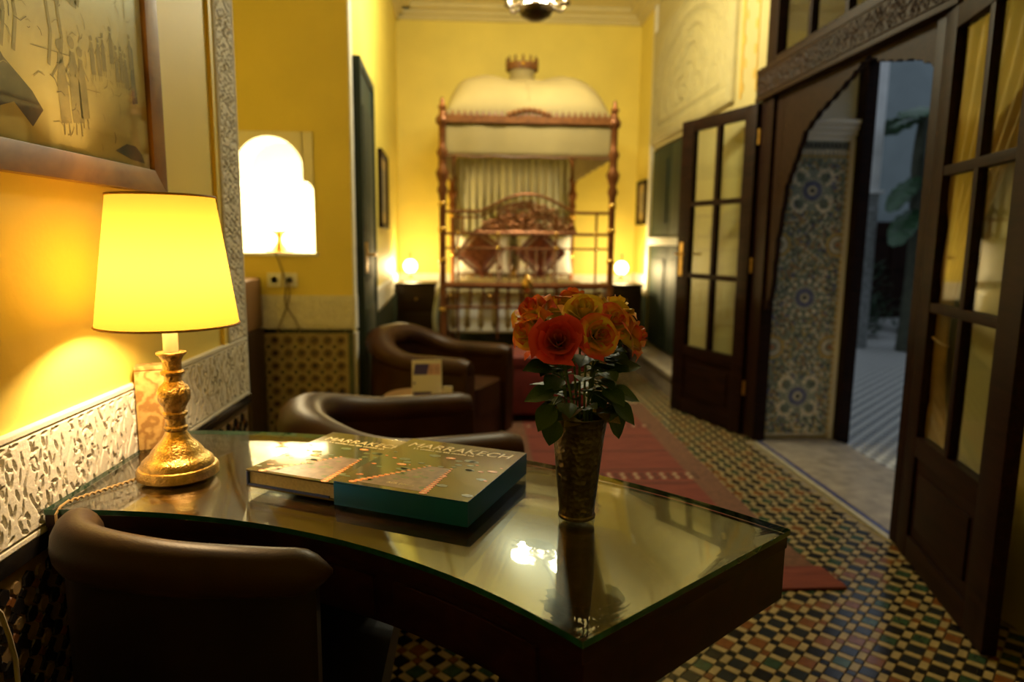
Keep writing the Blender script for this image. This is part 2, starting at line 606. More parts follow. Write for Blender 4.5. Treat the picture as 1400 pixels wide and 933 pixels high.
# ------------------------------------------------------------------ carved friezes, dado tiles
FZ0, FZ1 = 0.715, 0.892
FH = FZ1 - FZ0
relief('carved_frieze', 1.95, FH, 0.0016, 0.006, lambda U, V: carve_field(U, V, 1.95, FH, 0.105, 5), M_PLAST, wl, frame((-0.70, 0.12, FZ0), (0, 1, 0), (0, 0, 1), (1, 0, 0)))
relief('carved_strip', 0.15, 2.0, 0.003, 0.005, lambda U, V: carve_field(V, U, 2.0, 0.15, 0.09, 9), M_PLAST, wl, frame((-0.70, 1.93, FZ1), (0, 1, 0), (0, 0, 1), (1, 0, 0)))
MB().box(-0.70, -0.692, 1.905, 1.93, FZ1, TOP).build('strip_border', M_YEL, wl)
MB().box(-1.0, -0.69, 2.078, 2.085, FZ0, TOP).build('wall_end_plaster', M_PLAST, wl)
MB().box(-0.70, -0.688, -1.2, 2.09, FZ0 - 0.028, FZ0).build('dado_cap', M_TBLK, wl, bevel=0.002)
relief('carved_frieze', 0.91, FH, 0.006, 0.006, lambda U, V: carve_field(U, V, 0.91, FH, 0.1, 15), M_PLAST, wn, frame((-1.55, 3.62, FZ0), (1, 0, 0), (0, 0, 1), (0, -1, 0)))
MB().box(-1.55, -0.645, 3.608, 3.62, FZ0 - 0.022, FZ0).build('dado_cap', M_TBLK, wn)
MB().box(-0.645, -0.635, 3.62, 3.70, FZ1, TOP).box(-0.645, -0.633, 3.62, 3.70, 0.0, FZ0 - 0.02).build('corner_plaster', M_PLAST, wn)
MB().box(-0.645, -0.632, 3.608, 3.70, FZ0, FZ1).build('corner_frieze', M_PLAST, wn)
sdir = Vector((-0.155, 3.3, 0)).normalized()
snor = Vector((sdir.y, -sdir.x, 0))
def slant(y):
    return Vector((-0.655 - 0.155 * (y - 4.0) / 3.3, y, 0))
relief('carved_frieze', 2.9, FH, 0.012, 0.006, lambda U, V: carve_field(U, V, 2.9, FH, 0.12, 21), M_PLAST, wlf, frame(slant(4.4) + Vector((0, 0, FZ0 - 0.04)), sdir, (0, 0, 1), snor))
dk = MB().box(0, 2.9, 0, FZ0 - 0.04, 0, 0.006)
dk.build('dado_band', M_TTEAL, wlf, frame(slant(4.4), sdir, (0, 0, 1), snor))
MB().box(-0.81, 1.69, 7.288, 7.3, 0, 0.66).build('dado_band', M_TTEAL, wb)
relief('carved_frieze', 2.5, FH, 0.014, 0.006, lambda U, V: carve_field(U, V, 2.5, FH, 0.12, 23), M_PLAST, wb, frame((1.69, 7.3, 0.66), (-1, 0, 0), (0, 0, 1), (0, -1, 0)))
MB().box(1.675, 1.69, 6.65, 7.3, 0, 0.66).build('dado_band', M_TTEAL, wre)
MB().box(1.672, 1.69, 6.65, 7.3, 0.66, 0.86).box(1.672, 1.69, 6.65, 6.72, 0.86, 3.4).build('plaster_band', M_PLAST, wre)

M_TTAN = pm('tile_tan', (0.22, 0.15, 0.07), 0.4, vscale=40, var=0.25)
# near left dado: black pieces on tan ground
def ngon(n, r, a0=0.0, sx=1.0, sy=1.0):
    return [(r * sx * math.cos(a0 + 2 * PI * k / n), r * sy * math.sin(a0 + 2 * PI * k / n)) for k in range(n)]
def chip(poly, h=0.004, c=0.88):
    n = len(poly)
    v = [(p[0], p[1], 0) for p in poly] + [(p[0] * c, p[1] * c, h) for p in poly]
    return v, [tuple(range(n, 2 * n))] + [(i, (i + 1) % n, n + (i + 1) % n, n + i) for i in range(n)]
LW = lambda y, z: frame((-0.70, y, z), (0, 1, 0), (0, 0, 1), (1, 0, 0))
MB().box(-0.70, -0.698, -1.2, 2.08, 0.0, FZ0 - 0.028).build('dado_ground', M_TTAN, wl)
dp = 0.058
oct_v, oct_f = chip(ngon(6, 0.0145, PI / 2))
dia_v, dia_f = chip(ngon(4, 0.0092, 0))
tan_v, tan_f = chip(ngon(8, 0.011, PI / 8), 0.0035)
oct_me = MB().add(oct_v, oct_f).mesh('star_tile', M_TBLK, recalc=False)
dia_me = MB().add(dia_v, dia_f).mesh('diamond_tile', M_TBLK, recalc=False)
rst_me = MB().add(dia_v, dia_f).mesh('diamond_tile', M_TRST, recalc=False)
tan_me = MB().add(tan_v, tan_f).mesh('tan_tile', M_TTAN, recalc=False)
cnt = 0
for ki in range(24):
    for kj in range(12):
        y, z = 0.69 + ki * dp, 0.655 - kj * dp
        if z < 0.05 or y > 2.05:
            continue
        pieces = [(oct_me, oct_v, oct_f, 0, 0, 0), (oct_me, oct_v, oct_f, 0, dp / 2, dp / 2)]
        for s in range(4):
            a = PI / 4 + s * PI / 2
            pieces.append((rst_me if s == 3 else dia_me, dia_v, dia_f, 2 if s == 3 else 0, 0.0225 * math.cos(a), 0.0225 * math.sin(a)))
        pieces.append((tan_me, tan_v, tan_f, 1, dp / 2, 0))
        near = y < 1.02 and z > 0.3
        for me_, v_, f_, mi_, dy, dz in pieces:
            if z + dz > FZ0 - 0.045:
                continue
            if near and cnt < 295:
                put(me_.name.split('.')[0], me_, wl, LW(y + dy, z + dz) @ T(0, 0, 0.002))
                cnt += 1
            else:
                if 'dado_rest' not in globals():
                    dado_rest = MB()
                dado_rest.add(v_, f_, mi_, LW(y + dy, z + dz) @ T(0, 0, 0.002))
o = dado_rest.build('dado_tiling', [M_TBLK, M_TTAN, M_TRST], wl, recalc=False)
o['kind'] = 'stuff'

# niche wall dado: rosette tiles
MB().box(-1.55, -0.645, 3.612, 3.62, 0.0, FZ0 - 0.022).build('dado_ground', M_TCRM, wn)
rp = 0.0685
ros = MB()
v_, f_ = chip(ngon(8, 0.031, PI / 8), 0.003)
ros.add(v_, f_, 0)
star = []
for k in range(16):
    r_ = 0.024 if k % 2 == 0 else 0.013
    star.append((r_ * math.cos(PI * k / 8), r_ * math.sin(PI * k / 8)))
v_, f_ = chip(star, 0.0045, 0.92)
ros.add(v_, f_, 1)
v_, f_ = chip(ngon(8, 0.008), 0.0055)
ros.add(v_, f_, 2)
M_ROSB = pm('tile_brown', (0.075, 0.035, 0.012), 0.22, vscale=40, var=0.3)
ros_me = ros.mesh('rosette_tile', [M_TTAN, M_ROSB, M_TBLK], recalc=False)
dv_, df_ = chip(ngon(4, 0.0125, 0), 0.004)
dot_me = MB().add(dv_, df_).mesh('dot_tile', M_TBLK, recalc=False)
NW = lambda x, z: frame((x, 3.612, z), (1, 0, 0), (0, 0, 1), (0, -1, 0))
for ki in range(12):
    for kj in range(9):
        x, z = -0.712 - ki * rp, 0.655 - kj * rp
        put('rosette_tile', ros_me, wn, NW(x, z))
        put('dot_tile', dot_me, wn, NW(x - rp / 2, z - rp / 2))
MB().box(-0.672, -0.645, 3.606, 3.612, 0, FZ0 - 0.022).build('dado_border', M_TTEAL, wn)

# ------------------------------------------------------------------ green doors
M_GRNIN = pm('green_door_panel', (0.006, 0.018, 0.011), 0.6, var=0.2)
d1 = thing('door_1', 'narrow dark green panelled door beside the lit niche', 'door', slant(3.75), math.atan2(sdir.y, sdir.x))
d1['kind'] = 'structure'
# local x along the wall, local -y into the room
L = frame((0, 0, 0), (1, 0, 0), (0, 1, 0), (0, 0, 1))
MB().box(0, 0.64, -0.03, 0.004, 0.01, 2.08).build('door_leaf', M_GREEN, d1, bevel=0.004)
for z0, z1 in ((0.15, 0.8), (0.95, 1.9)):
    MB().box(0.08, 0.56, -0.042, -0.03, z0, z1).build('door_panel', M_GRNIN, d1, bevel=0.006)
MB().box(-0.04, 0, -0.045, 0.004, 0, 2.12).box(0.64, 0.68, -0.045, 0.004, 0, 2.12).box(0, 0.64, -0.045, 0.004, 2.08, 2.12).build('door_frame', M_GREEN, d1, bevel=0.004)
hp = MB().box(0.07, 0.10, -0.05, -0.03, 1.0, 1.17)
hp.build('handle_plate', M_BRASS, d1, bevel=0.003)
MB().tube([(0.085, -0.05, 1.10), (0.085, -0.085, 1.10), (0.17, -0.085, 1.10)], 0.008).build('door_handle', M_BRASS, d1, smooth=True)

d2 = thing('door_2', 'dark green double cupboard door recessed under the carved plaster arch', 'door', (1.722, 5.35, 0.2))
d2['kind'] = 'structure'
for z0, z1 in ((0.02, 0.96), (1.03, 1.84)):
    for y0, y1 in ((0.02, 0.645), (0.655, 1.28)):
        p = MB().box(-0.03, 0.02, y0, y1, z0, z1).build('door_leaf', M_GREEN, d2, bevel=0.004)
        MB().box(-0.042, -0.03, y0 + 0.09, y1 - 0.09, z0 + 0.12, z1 - 0.12).build('door_panel', M_GRNIN, p, bevel=0.005)
MB().box(-0.05, 0.02, 0, 1.3, 0.96, 1.03).build('middle_rail', M_WHITE, d2, bevel=0.004)
MB().box(1.46, 1.74, 4.85, 6.36, 0.165, 0.2).box(1.48, 1.69, 4.87, 6.36, 0.0, 0.165).build('door_sill', M_MARBLE, wr, bevel=0.004)

# ------------------------------------------------------------------ carved arch panel on the right wall
AW, AH = 2.05, 1.0
def arch_field(U, V):
    cx, c0 = AW / 2, 0.08
    D = np.zeros_like(U)
    def outline(hw, z0, ztop):
        # signed-ish distance to a tall arch
        rr = hw
        zc = ztop - rr * 0.62
        e = np.where(V > zc, np.hypot((U - cx) / rr, (V - zc) / (rr * 0.62)) - 1, np.abs(U - cx) / rr - 1) * rr
        return np.where(V < z0, np.maximum(e, z0 - V), e)
    for hw, z0, zt in ((0.98, 0.03, 0.97), (0.86, 0.14, 0.86), (0.84, 0.16, 0.84)):
        e = outline(hw, z0, zt)
        D = np.maximum(D, np.clip((0.012 - np.abs(e)) / 0.006, 0, 1))
    inside = outline(0.82, 0.18, 0.82) < 0
    c = carve_field(U, V, AW, AH, 0.24, 31, False)
    # large interlaced bands
    th = np.arctan2(V - 0.32, U - cx)
    rr = np.hypot(U - cx, (V - 0.32) * 1.5)
    band = np.abs(np.sin(rr * 16 + 0.9 * np.cos(th * 3)))
    c = np.maximum(c * 0.7, np.clip((0.35 - band) * 4, 0, 1))
    ring = outline(0.98, 0.03, 0.97)
    between = (ring < -0.03) & (outline(0.86, 0.14, 0.86) > 0.02)
    c2 = carve_field(U, V, AW, AH, 0.12, 33, False)
    return np.maximum(D, np.where(inside, c * 0.9, np.where(between, c2 * 0.7, 0)))
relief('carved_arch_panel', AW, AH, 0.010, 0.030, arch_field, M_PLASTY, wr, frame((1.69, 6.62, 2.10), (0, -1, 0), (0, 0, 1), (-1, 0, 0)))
M_OCHP = pm('ochre_paint', (0.62, 0.40, 0.08), 0.6, var=0.1)
MB().box(1.684, 1.69, 4.455, 4.49, 2.1, 3.36).box(1.684, 1.69, 4.22, 4.235, 2.1, 3.36).build('painted_band', M_OCHP, wr)
for kk in range(9):
    zz = 2.16 + kk * 0.145
    pl = ngon(6, 0.028, 0, 0.6, 1.2)
    MB().prism(pl, 0, 0.004).build('painted_motif', M_OCHP, wr, frame((1.69, 4.42 if kk % 2 else 4.44, zz), (0, -1, 0), (0, 0, 1), (-1, 0, 0)))
    MB().prism(pl, 0, 0.004).build('painted_motif', M_OCHP, wr, frame((1.69, 4.27, zz + 0.05), (0, -1, 0), (0, 0, 1), (-1, 0, 0)))

# ------------------------------------------------------------------ door case: posts, carved beam, brackets, transom
case = thing('trim_1', 'dark wooden door case with carved beam and scalloped brackets', 'door frame', (1.69, 3.2, 0))
case['kind'] = 'structure'
CM = T(-1.69, -3.2, 0)
def cpart(name, bb, mat, **kw):
    return bb.build(name, mat, case, CM, **kw)
cpart('post', MB().box(1.66, 1.735, 3.89, 4.05, 0.013, 2.0), M_DWOOD, bevel=0.006)
cpart('post', MB().box(1.66, 1.735, 2.42, 2.52, 0.013, 2.0), M_DWOOD, bevel=0.006)
cpart('beam', MB().box(1.65, 1.76, 2.38, 4.09, 2.0, 2.18).box(1.632, 1.65, 2.38, 4.09, 2.0, 2.025).box(1.632, 1.65, 2.38, 4.09, 2.155, 2.18), M_BEAM, bevel=0.004)
relief('beam_carving', 1.69, 0.126, 0.005, 0.010, lambda U, V: carve_field(U, V, 1.69, 0.126, 0.14, 41, False), M_BEAM, case, CM @ frame((1.65, 4.08, 2.027), (0, -1, 0), (0, 0, 1), (-1, 0, 0)))
def scallop(pts, n=3, amp=0.014):
    out = []
    for p, q in zip(pts, pts[1:]):
        p, q = Vector(p), Vector(q)
        d = q - p
        nn = Vector((-d.y, d.x)).normalized()
        for k in range(n * 4):
            t = k / (n * 4)
            out.append(p + d * t + nn * amp * abs(math.sin(PI * n * t)))
    out.append(Vector(pts[-1]))
    return out
br = [(3.89, 0.80), (3.83, 0.91), (3.80, 1.2), (3.73, 1.5), (3.655, 1.604), (3.555, 1.76), (3.415, 1.835), (3.252, 1.895), (3.105, 1.955), (3.0, 2.0)]
edge = scallop(br, 2, 0.010)
bb = MB()
for p, q in zip(edge, edge[1:]):
    for x0 in (0,):
        v = []
        for e in (p, q):
            top_y = e.x
            v += [(1.683, e.x, e.y), (1.713, e.x, e.y), (1.713, e.x, 2.0), (1.683, e.x, 2.0)]
        bb.add(v, [(0, 4, 5, 1), (3, 2, 6, 7), (0, 3, 7, 4), (1, 5, 6, 2)])
cpart('bracket', bb, M_BEAM, recalc=False)
br2 = [(2.52, 1.74), (2.56, 1.84), (2.66, 1.885), (2.80, 1.915), (2.92, 1.945), (3.02, 2.0)]
edge = scallop(br2, 2, 0.010)
bb = MB()
for p, q in zip(edge, edge[1:]):
    v = []
    for e in (p, q):
        v += [(1.683, e.x, e.y), (1.713, e.x, e.y), (1.713, e.x, 2.0), (1.683, e.x, 2.0)]
    bb.add(v, [(0, 4, 5, 1), (3, 2, 6, 7), (0, 3, 7, 4), (1, 5, 6, 2)])
cpart('bracket', bb, M_BEAM, recalc=False)
# transom lights above the beam
tr = thing('window_1', 'glazed transom light above the carved door beam', 'window', (1.69, 3.2, 2.18))
tr['kind'] = 'structure'
TM = T(-1.69, -3.2, -2.18)
MB().box(1.67, 1.73, 2.42, 2.5, 2.18, 2.84).box(1.67, 1.73, 3.92, 4.05, 2.18, 2.84).box(1.67, 1.73, 2.5, 3.92, 2.18, 2.225).box(1.67, 1.73, 2.5, 3.92, 2.79, 2.84).build('transom_frame', M_DWOOD, tr, TM, bevel=0.004)
ys = [2.5, 2.855, 3.21, 3.565, 3.92]
for y in ys[1:-1]:
    MB().box(1.68, 1.72, y - 0.018, y + 0.018, 2.225, 2.79).build('muntin', M_DWOOD, tr, TM, bevel=0.003)
for y0, y1 in zip(ys, ys[1:]):
    MB().box(1.698, 1.702, y0 + 0.018, y1 - 0.018, 2.225, 2.79).build('pane', M_PANE, tr, TM)

# ------------------------------------------------------------------ French door leaves
def leaf(name, label, hinge, rz, flip):
    """local x runs from hinge to free edge, local y is the thickness"""
    t = thing(name, label, 'door', (hinge[0], hinge[1], 0.008), rz)
    t['kind'] = 'structure'
    W, H, th = 0.735, 1.985, 0.042
    s0, s1 = 0.095, 0.61
    for x0, x1 in ((0.0, s0 + 0.005), (s1 - 0.005, W)):
        MB().box(x0, x1, 0, th, 0, H).build('stile', M_DWOOD, t, bevel=0.004)
    for z0, z1 in ((1.91, H), (0.40, 0.475), (0.0, 0.09)):
        MB().box(s0, s1, 0.001, th - 0.001, z0, z1).build('rail', M_DWOOD, t, bevel=0.004)
    p = MB().box(s0, s1, 0.012, th - 0.012, 0.09, 0.40).build('bottom_panel', M_DWOOD, t)
    MB().box(s0 + 0.05, s1 - 0.05, 0.004, th - 0.004, 0.14, 0.35).build('raised_field', M_DWOOD, p, bevel=0.006)
    zs = [0.475, 0.955, 1.435, 1.91]
    xm = (s0 + s1) / 2
    MB().box(xm - 0.017, xm + 0.017, 0.004, th - 0.004, 0.475, 1.91).build('muntin', M_DWOOD, t, bevel=0.004)
    for z in zs[1:-1]:
        MB().box(s0, s1, 0.003, th - 0.003, z - 0.017, z + 0.017).build('muntin', M_DWOOD, t, bevel=0.004)
    for z0, z1 in zip(zs, zs[1:]):
        for x0, x1 in ((s0, xm - 0.017), (xm + 0.017, s1)):
            MB().box(x0, x1, th / 2 - 0.002, th / 2 + 0.002, z0, z1).build('pane', M_PANE, t)
    yb = -0.002 if flip else th + 0.002
    sg = -1 if flip else 1
    for yy, ss in (() if flip else ((-0.003, -1), (th + 0.003, 1))):
        MB().box(W - 0.075, W - 0.035, min(yy, yy - ss * 0.003), max(yy, yy + ss * 0.003), 0.95, 1.18).build('handle_plate', M_BRASS, t, bevel=0.001)
        MB().tube([(W - 0.055, yy, 1.10), (W - 0.055, yy + ss * 0.045, 1.10), (W - 0.15, yy + ss * 0.045, 1.10)], 0.007).build('door_handle', M_BRASS, t, smooth=True)
    for z in (0.25, 1.0, 1.75):
        MB().lathe([(0.011, z), (0.011, z + 0.09)], 10).build('hinge', M_BRASS, t, T(-0.006, th / 2, 0), smooth=True)
    return t
leaf('door_3', 'open glazed wooden door leaf folded back beside the green cupboard door', (1.67, 4.055), math.atan2(0.67, -0.22), False)
leaf('door_4', 'open glazed wooden door leaf with a gold curtain behind its panes', (1.655, 2.465), math.atan2(-0.75, -0.20), True)

# ------------------------------------------------------------------ tiled door reveal (zellij panel)
rv = thing('trim_2', 'mosaic tile panel with blue rosettes lining the door reveal', 'tile panel', (1.945, 3.94, 0))
rv['kind'] = 'structure'
PX0, PX1, PZ0, PZ1 = 1.735, 2.145, 0.03, 1.77
PW, PH = PX1 - PX0, PZ1 - PZ0
PM = frame((PX0 - 1.945, -0.002, PZ0), (1, 0, 0), (0, 0, 1), (0, -1, 0))
zm = [pm('panel_' + n_, c_, 0.3, vscale=40, var=0.25) for n_, c_ in (('teal', (0.26, 0.30, 0.24)), ('white', (0.72, 0.66, 0.52)), ('blue', (0.10, 0.11, 0.33)), ('ochre', (0.55, 0.38, 0.11)), ('black', (0.07, 0.065, 0.06)), ('rust', (0.38, 0.19, 0.09)), ('green', (0.13, 0.20, 0.15)))]  # lighter copies of the tile colours, with missing daylight put into them
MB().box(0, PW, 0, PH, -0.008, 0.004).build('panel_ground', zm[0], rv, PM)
# small diamond field between the rosettes
fld = MB()
rgz = random.Random(11)
stp = 0.0155
cents = [(PW / 2, 1.46), (PW / 2, 0.84), (PW / 2, 0.245)]
sides = [(0.03, 1.15), (PW - 0.03, 1.15), (0.03, 0.545), (PW - 0.03, 0.545)]
for i in range(int(PW / stp) + 1):
    for j in range(int(PH / stp) + 1):
        x, z = 0.02 + i * stp + (stp / 2 if j % 2 else 0), 0.02 + j * stp
        if x > PW - 0.02 or z > PH - 0.1:
            continue
        if min(math.hypot(x - c[0], z - c[1]) for c in cents) < 0.115 or min(math.hypot(x - c[0], z - c[1]) for c in sides) < 0.075:
            continue
        v_, f_ = chip(ngon(4, stp * 0.56, 0), 0.003, 0.85)
        mi = rgz.choices([0, 1, 3, 4, 5, 6, 2], [5, 4, 2.5, 2, 2.0, 3.5, 1.0])[0]
        fld.add(v_, f_, mi, T(x, z, 0.004))
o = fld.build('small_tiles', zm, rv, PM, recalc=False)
o['kind'] = 'stuff'
def petal_poly(r0, r1, hw, n=5):
    out = [(r0, 0)]
    for k in range(1, n):
        t = k / n
        out.append((r0 + (r1 - r0) * t, -hw * math.sin(PI * t)))
    out.append((r1, 0))
    for k in range(n - 1, 0, -1):
        t = k / n
        out.append((r0 + (r1 - r0) * t, hw * math.sin(PI * t)))
    return out
def rosette(c, kind):
    g = MB()
    def ring(n, r0, r1, hw, mi, off=0.0, z=0.004):
        for k in range(n):
            pl = petal_poly(r0, r1, hw)
            cx_ = (r0 + r1) / 2
            v_, f_ = chip([(p[0] - cx_, p[1]) for p in pl], 0.003, 0.86)
            g.add(v_, f_, mi, T(c[0], c[1], z) @ RZ(2 * PI * (k + off) / n) @ T(cx_, 0, 0))
    v_, f_ = chip(ngon(12, 0.012), 0.005)
    g.add(v_, f_, 4, T(c[0], c[1], 0.004))
    ring(16, 0.013, 0.030, 0.0040, 1)
    ring(24, 0.030, 0.047, 0.0052, 2)
    ring(24, 0.046, 0.060, 0.0050, 2, 0.5)
    ring(24, 0.060, 0.072, 0.0040, 1, 0.0)
    if kind == 0:
        for k in range(4):
            a = PI / 4 + k * PI / 2
            cc = (c[0] + 0.105 * math.cos(a), c[1] + 0.105 * math.sin(a))
            for q in range(9):
                b_ = a - 2.1 + 4.2 * q / 8
                v_, f_ = chip([(-0.011, -0.008), (0.011, -0.010), (0.011, 0.010), (-0.011, 0.008)], 0.004, 0.9)
                g.add(v_, f_, 1, T(cc[0], cc[1], 0.004) @ RZ(b_) @ T(0.042, 0, 0))
            v_, f_ = chip(ngon(8, 0.026), 0.003)
            g.add(v_, f_, 0, T(cc[0], cc[1], 0.004))
            for q in range(8):
                v_, f_ = chip(ngon(4, 0.007, 0), 0.004)
                g.add(v_, f_, (6, 4)[q % 2], T(cc[0], cc[1], 0.006) @ RZ(q * PI / 4) @ T(0.014, 0, 0))
    else:
        for k in range(14):
            v_, f_ = chip(ngon(8, 0.0115, 0, 1.25, 0.9), 0.004)
            g.add(v_, f_, 1, T(c[0], c[1], 0.004) @ RZ(2 * PI * k / 14) @ T(0.101, 0, 0))
            v_, f_ = chip(ngon(4, 0.010, 0, 1.3, 0.8), 0.003)
            g.add(v_, f_, (6, 5)[k % 2], T(c[0], c[1], 0.004) @ RZ(2 * PI * (k + 0.5) / 14) @ T(0.086, 0, 0))
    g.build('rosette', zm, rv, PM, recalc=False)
rosette(cents[0], 0)
rosette(cents[1], 1)
rosette(cents[2], 0)
for c in sides:
    g = MB()
    s = 1 if c[0] < PW / 2 else -1
    for k in range(7):
        a = (-PI / 2 + PI * k / 6)
        for rr_, mi, sz in ((0.062, 3, 0.014), (0.038, 1, 0.010)):
            v_, f_ = chip([(-sz * 0.6, -sz), (sz * 0.6, -sz * 1.1), (sz * 0.9, 0), (sz * 0.6, sz * 1.1), (-sz * 0.6, sz)], 0.004, 0.9)
            g.add(v_, f_, mi, T(c[0], c[1], 0.004) @ RZ(a if s > 0 else PI - a) @ T(rr_, 0, 0))
    v_, f_ = chip(ngon(8, 0.018), 0.004)
    g.add(v_, f_, 5, T(c[0], c[1], 0.004))
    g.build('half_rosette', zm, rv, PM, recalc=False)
# borders
bd = MB()
for j in range(int(PH / 0.02)):
    z = 0.01 + j * 0.02
    for x, mi in ((0.008, 3 if j % 2 else 1), (PW - 0.008, 1 if j % 2 else 3)):
        v_, f_ = chip([(-0.006, -0.009), (0.006, -0.009), (0.006, 0.009), (-0.006, 0.009)], 0.004, 0.9)
        bd.add(v_, f_, mi, T(x, z, 0.004))
for i in range(17):
    x = 0.012 + i * 0.0241
    for z, mi, hh in ((PH - 0.085, 3, 0.010), (PH - 0.06, 1, 0.016), (PH - 0.025, 4, 0.02), (0.012, 1, 0.01)):
        v_, f_ = chip([(-0.007, -hh), (0.007, -hh), (0.009, hh * 0.4), (0, hh), (-0.009, hh * 0.4)], 0.004, 0.9)
        bd.add(v_, f_, mi, T(x, z, 0.004))
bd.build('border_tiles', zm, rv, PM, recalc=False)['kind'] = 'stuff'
MB().box(PX1, 2.172, 3.925, 3.955, 0.0, 1.78).build('edge_strip', M_WHITE, rv, T(-1.945, -3.94, 0), bevel=0.002)
cap = MB()
for z0, z1, d in ((1.77, 1.80, 0.02), (1.80, 1.83, 0.035), (1.83, 1.86, 0.05), (1.86, 1.885, 0.065)):
    cap.box(1.70, 2.17 + d * 0.4, 3.95 - d, 3.96, z0, z1)
cap.build('capital_moulding', M_WHITE, rv, T(-1.945, -3.94, 0), bevel=0.004)
relief('carved_plaster', 0.46, 0.9, 0.006, 0.006, lambda U, V: carve_field(V, U, 0.9, 0.46, 0.12, 51), M_WHITE, rv, T(-1.945, -3.94, 0) @ frame((1.71, 3.95, 1.885), (1, 0, 0), (0, 0, 1), (0, -1, 0)))
oj = struct(MB().box(2.172, 2.24, 3.86, 3.955, 0.0, 2.7).box(2.17, 2.24, 2.5, 3.86, 2.20, 2.7).build('trim_3', M_DWOOD, bevel=0.004))
ms = MB().box(1.715, 2.19, 2.5, 3.93, -0.006, 0.012)
th = struct(ms.build('trim_4', M_MARBLE, bevel=0.002), 'veined marble threshold slab in the courtyard doorway', 'threshold')
MB().box(1.668, 1.692, 2.5, 3.95, -0.006, 0.008).build('edge_strip', M_TWHT, th, bevel=0.001)
MB().box(1.693, 1.714, 2.5, 3.95, -0.006, 0.010).build('edge_strip', M_TBLU, th, bevel=0.001)
# ------------------------------------------------------------------ desk
DC = Vector((-0.68, 0.06, 0))
RI, RO = 1.012, 1.466
TH0 = R(38.0)
DZ = 0.755
M_DESK = wood_mat('desk_wood', (0.022, 0.008, 0.003), (0.06, 0.022, 0.008), 0.22, (3, 10, 10), coat=1.0)
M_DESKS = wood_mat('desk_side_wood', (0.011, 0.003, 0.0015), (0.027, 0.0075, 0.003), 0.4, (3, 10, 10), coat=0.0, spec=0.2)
M_DGLASS = pane_mat('desk_glass', (0.92, 0.95, 0.92), 1.58)
M_GEDGE = pm('glass_green_edge', (0.012, 0.085, 0.05), 0.15, var=0.4, vscale=30)
desk = thing('desk', 'curved dark wooden desk with a glass top against the left wall', 'desk', (DC.x, DC.y, 0))
def arc_pts(r, a0, a1, n):
    return [(r * math.cos(a0 + (a1 - a0) * k / n), r * math.sin(a0 + (a1 - a0) * k / n)) for k in range(n + 1)]
XL = -0.684 - DC.x
def clip_left(pl):
    return [(max(XL, p[0]), p[1]) for p in pl]
def band(bb, r0, r1, z0, z1, a0, a1, n=30, mi=0, smi=None):
    """closed arc-shaped slab"""
    inn, out = clip_left(arc_pts(r0, a0, a1, n)), clip_left(arc_pts(r1, a0, a1, n))
    v = []
    for p, q in zip(inn, out):
        v += [(p[0], p[1], z0), (q[0], q[1], z0), (q[0], q[1], z1), (p[0], p[1], z1)]
    top, sid = [], [(0, 1, 2, 3), (4 * n + 3, 4 * n + 2, 4 * n + 1, 4 * n)]
    for k in range(n):
        a, c = 4 * k, 4 * k + 4
        top += [(a + 3, a + 2, c + 2, c + 3), (a, c, c + 1, a + 1)]
        sid += [(a, a + 3, c + 3, c), (a + 1, c + 1, c + 2, a + 2)]
    o = len(bb.v)
    bb.add(v, top, mi)
    n0 = len(bb.v)
    bb.f.extend(tuple(i + o for i in f) for f in sid)
    bb.mi.extend([mi if smi is None else smi] * len(sid))
    return bb
AEND = R(91.5)
g = band(MB(), RI - 0.002, RO + 0.002, DZ - 0.009, DZ, TH0 - 0.002, AEND, 48, 0, 1)
g.build('glass_top', [M_DGLASS, M_GEDGE], desk, bevel=0.0008)
band(MB(), RI, RO, DZ - 0.030, DZ - 0.0095, TH0, AEND, 48, 0, 1).build('desk_top', [M_DESK, M_DESKS], desk, bevel=0.001)
band(MB(), RO - 0.03, RO - 0.012, 0.34, DZ - 0.112, R(69), AEND, 20).build('added_blocking_panel', M_DESKS, desk)  # unseen panel added to keep bright room reflections off the chair seat
band(MB(), RI + 0.004, RO - 0.002, DZ - 0.112, DZ - 0.030, TH0 + 0.001, AEND, 48).build('apron', M_DESKS, desk, bevel=0.003)
for a0, a1 in ((42, 56), (58, 73), (75, 89)):
    band(MB(), RI - 0.002, RI + 0.004, DZ - 0.104, DZ - 0.042, R(a0), R(a1), 10).build('drawer_front', M_DESKS, desk, bevel=0.002)
for a, r in ((46.5, RI + 0.075), (46.5, RO - 0.17), (88.6, RO - 0.30), (88.6, RO - 0.07)):
    MB().lathe([(0.020, 0), (0.024, 0.03), (0.02, 0.06), (0.034, 0.5), (0.037, DZ - 0.112)], 14).build('leg', M_DESKS, desk, T(r * math.cos(R(a)), r * math.sin(R(a)), 0), smooth=True)

# ------------------------------------------------------------------ table lamp
LX, LY = -0.541, 1.228
lt = thing('table_lamp', 'lit brass table lamp with a yellow cloth shade on the desk', 'lamp', (LX, LY, DZ))
pr = [(0.064, 0), (0.069, 0.004), (0.069, 0.016), (0.066, 0.021), (0.062, 0.022), (0.060, 0.030), (0.052, 0.038), (0.048, 0.040), (0.043, 0.049), (0.034, 0.060), (0.026, 0.068), (0.020, 0.078), (0.0175, 0.085)]
MB().lathe(pr, 48).build('lamp_base', M_BRASS, lt, smooth=True)
MB().lathe([(0.0175, 0.085), (0.020, 0.088), (0.020, 0.092), (0.017, 0.095), (0.0165, 0.108), (0.021, 0.114), (0.021, 0.118), (0.017, 0.121), (0.020, 0.130), (0.027, 0.142), (0.028, 0.156), (0.024, 0.166), (0.019, 0.170), (0.0145, 0.176), (0.0145, 0.186), (0.020, 0.189), (0.020, 0.193), (0.0155, 0.196), (0.016, 0.214), (0.021, 0.222), (0.025, 0.225), (0.025, 0.228), (0.012, 0.229)], 32).build('lamp_stem', M_BRASSD, lt, smooth=True)
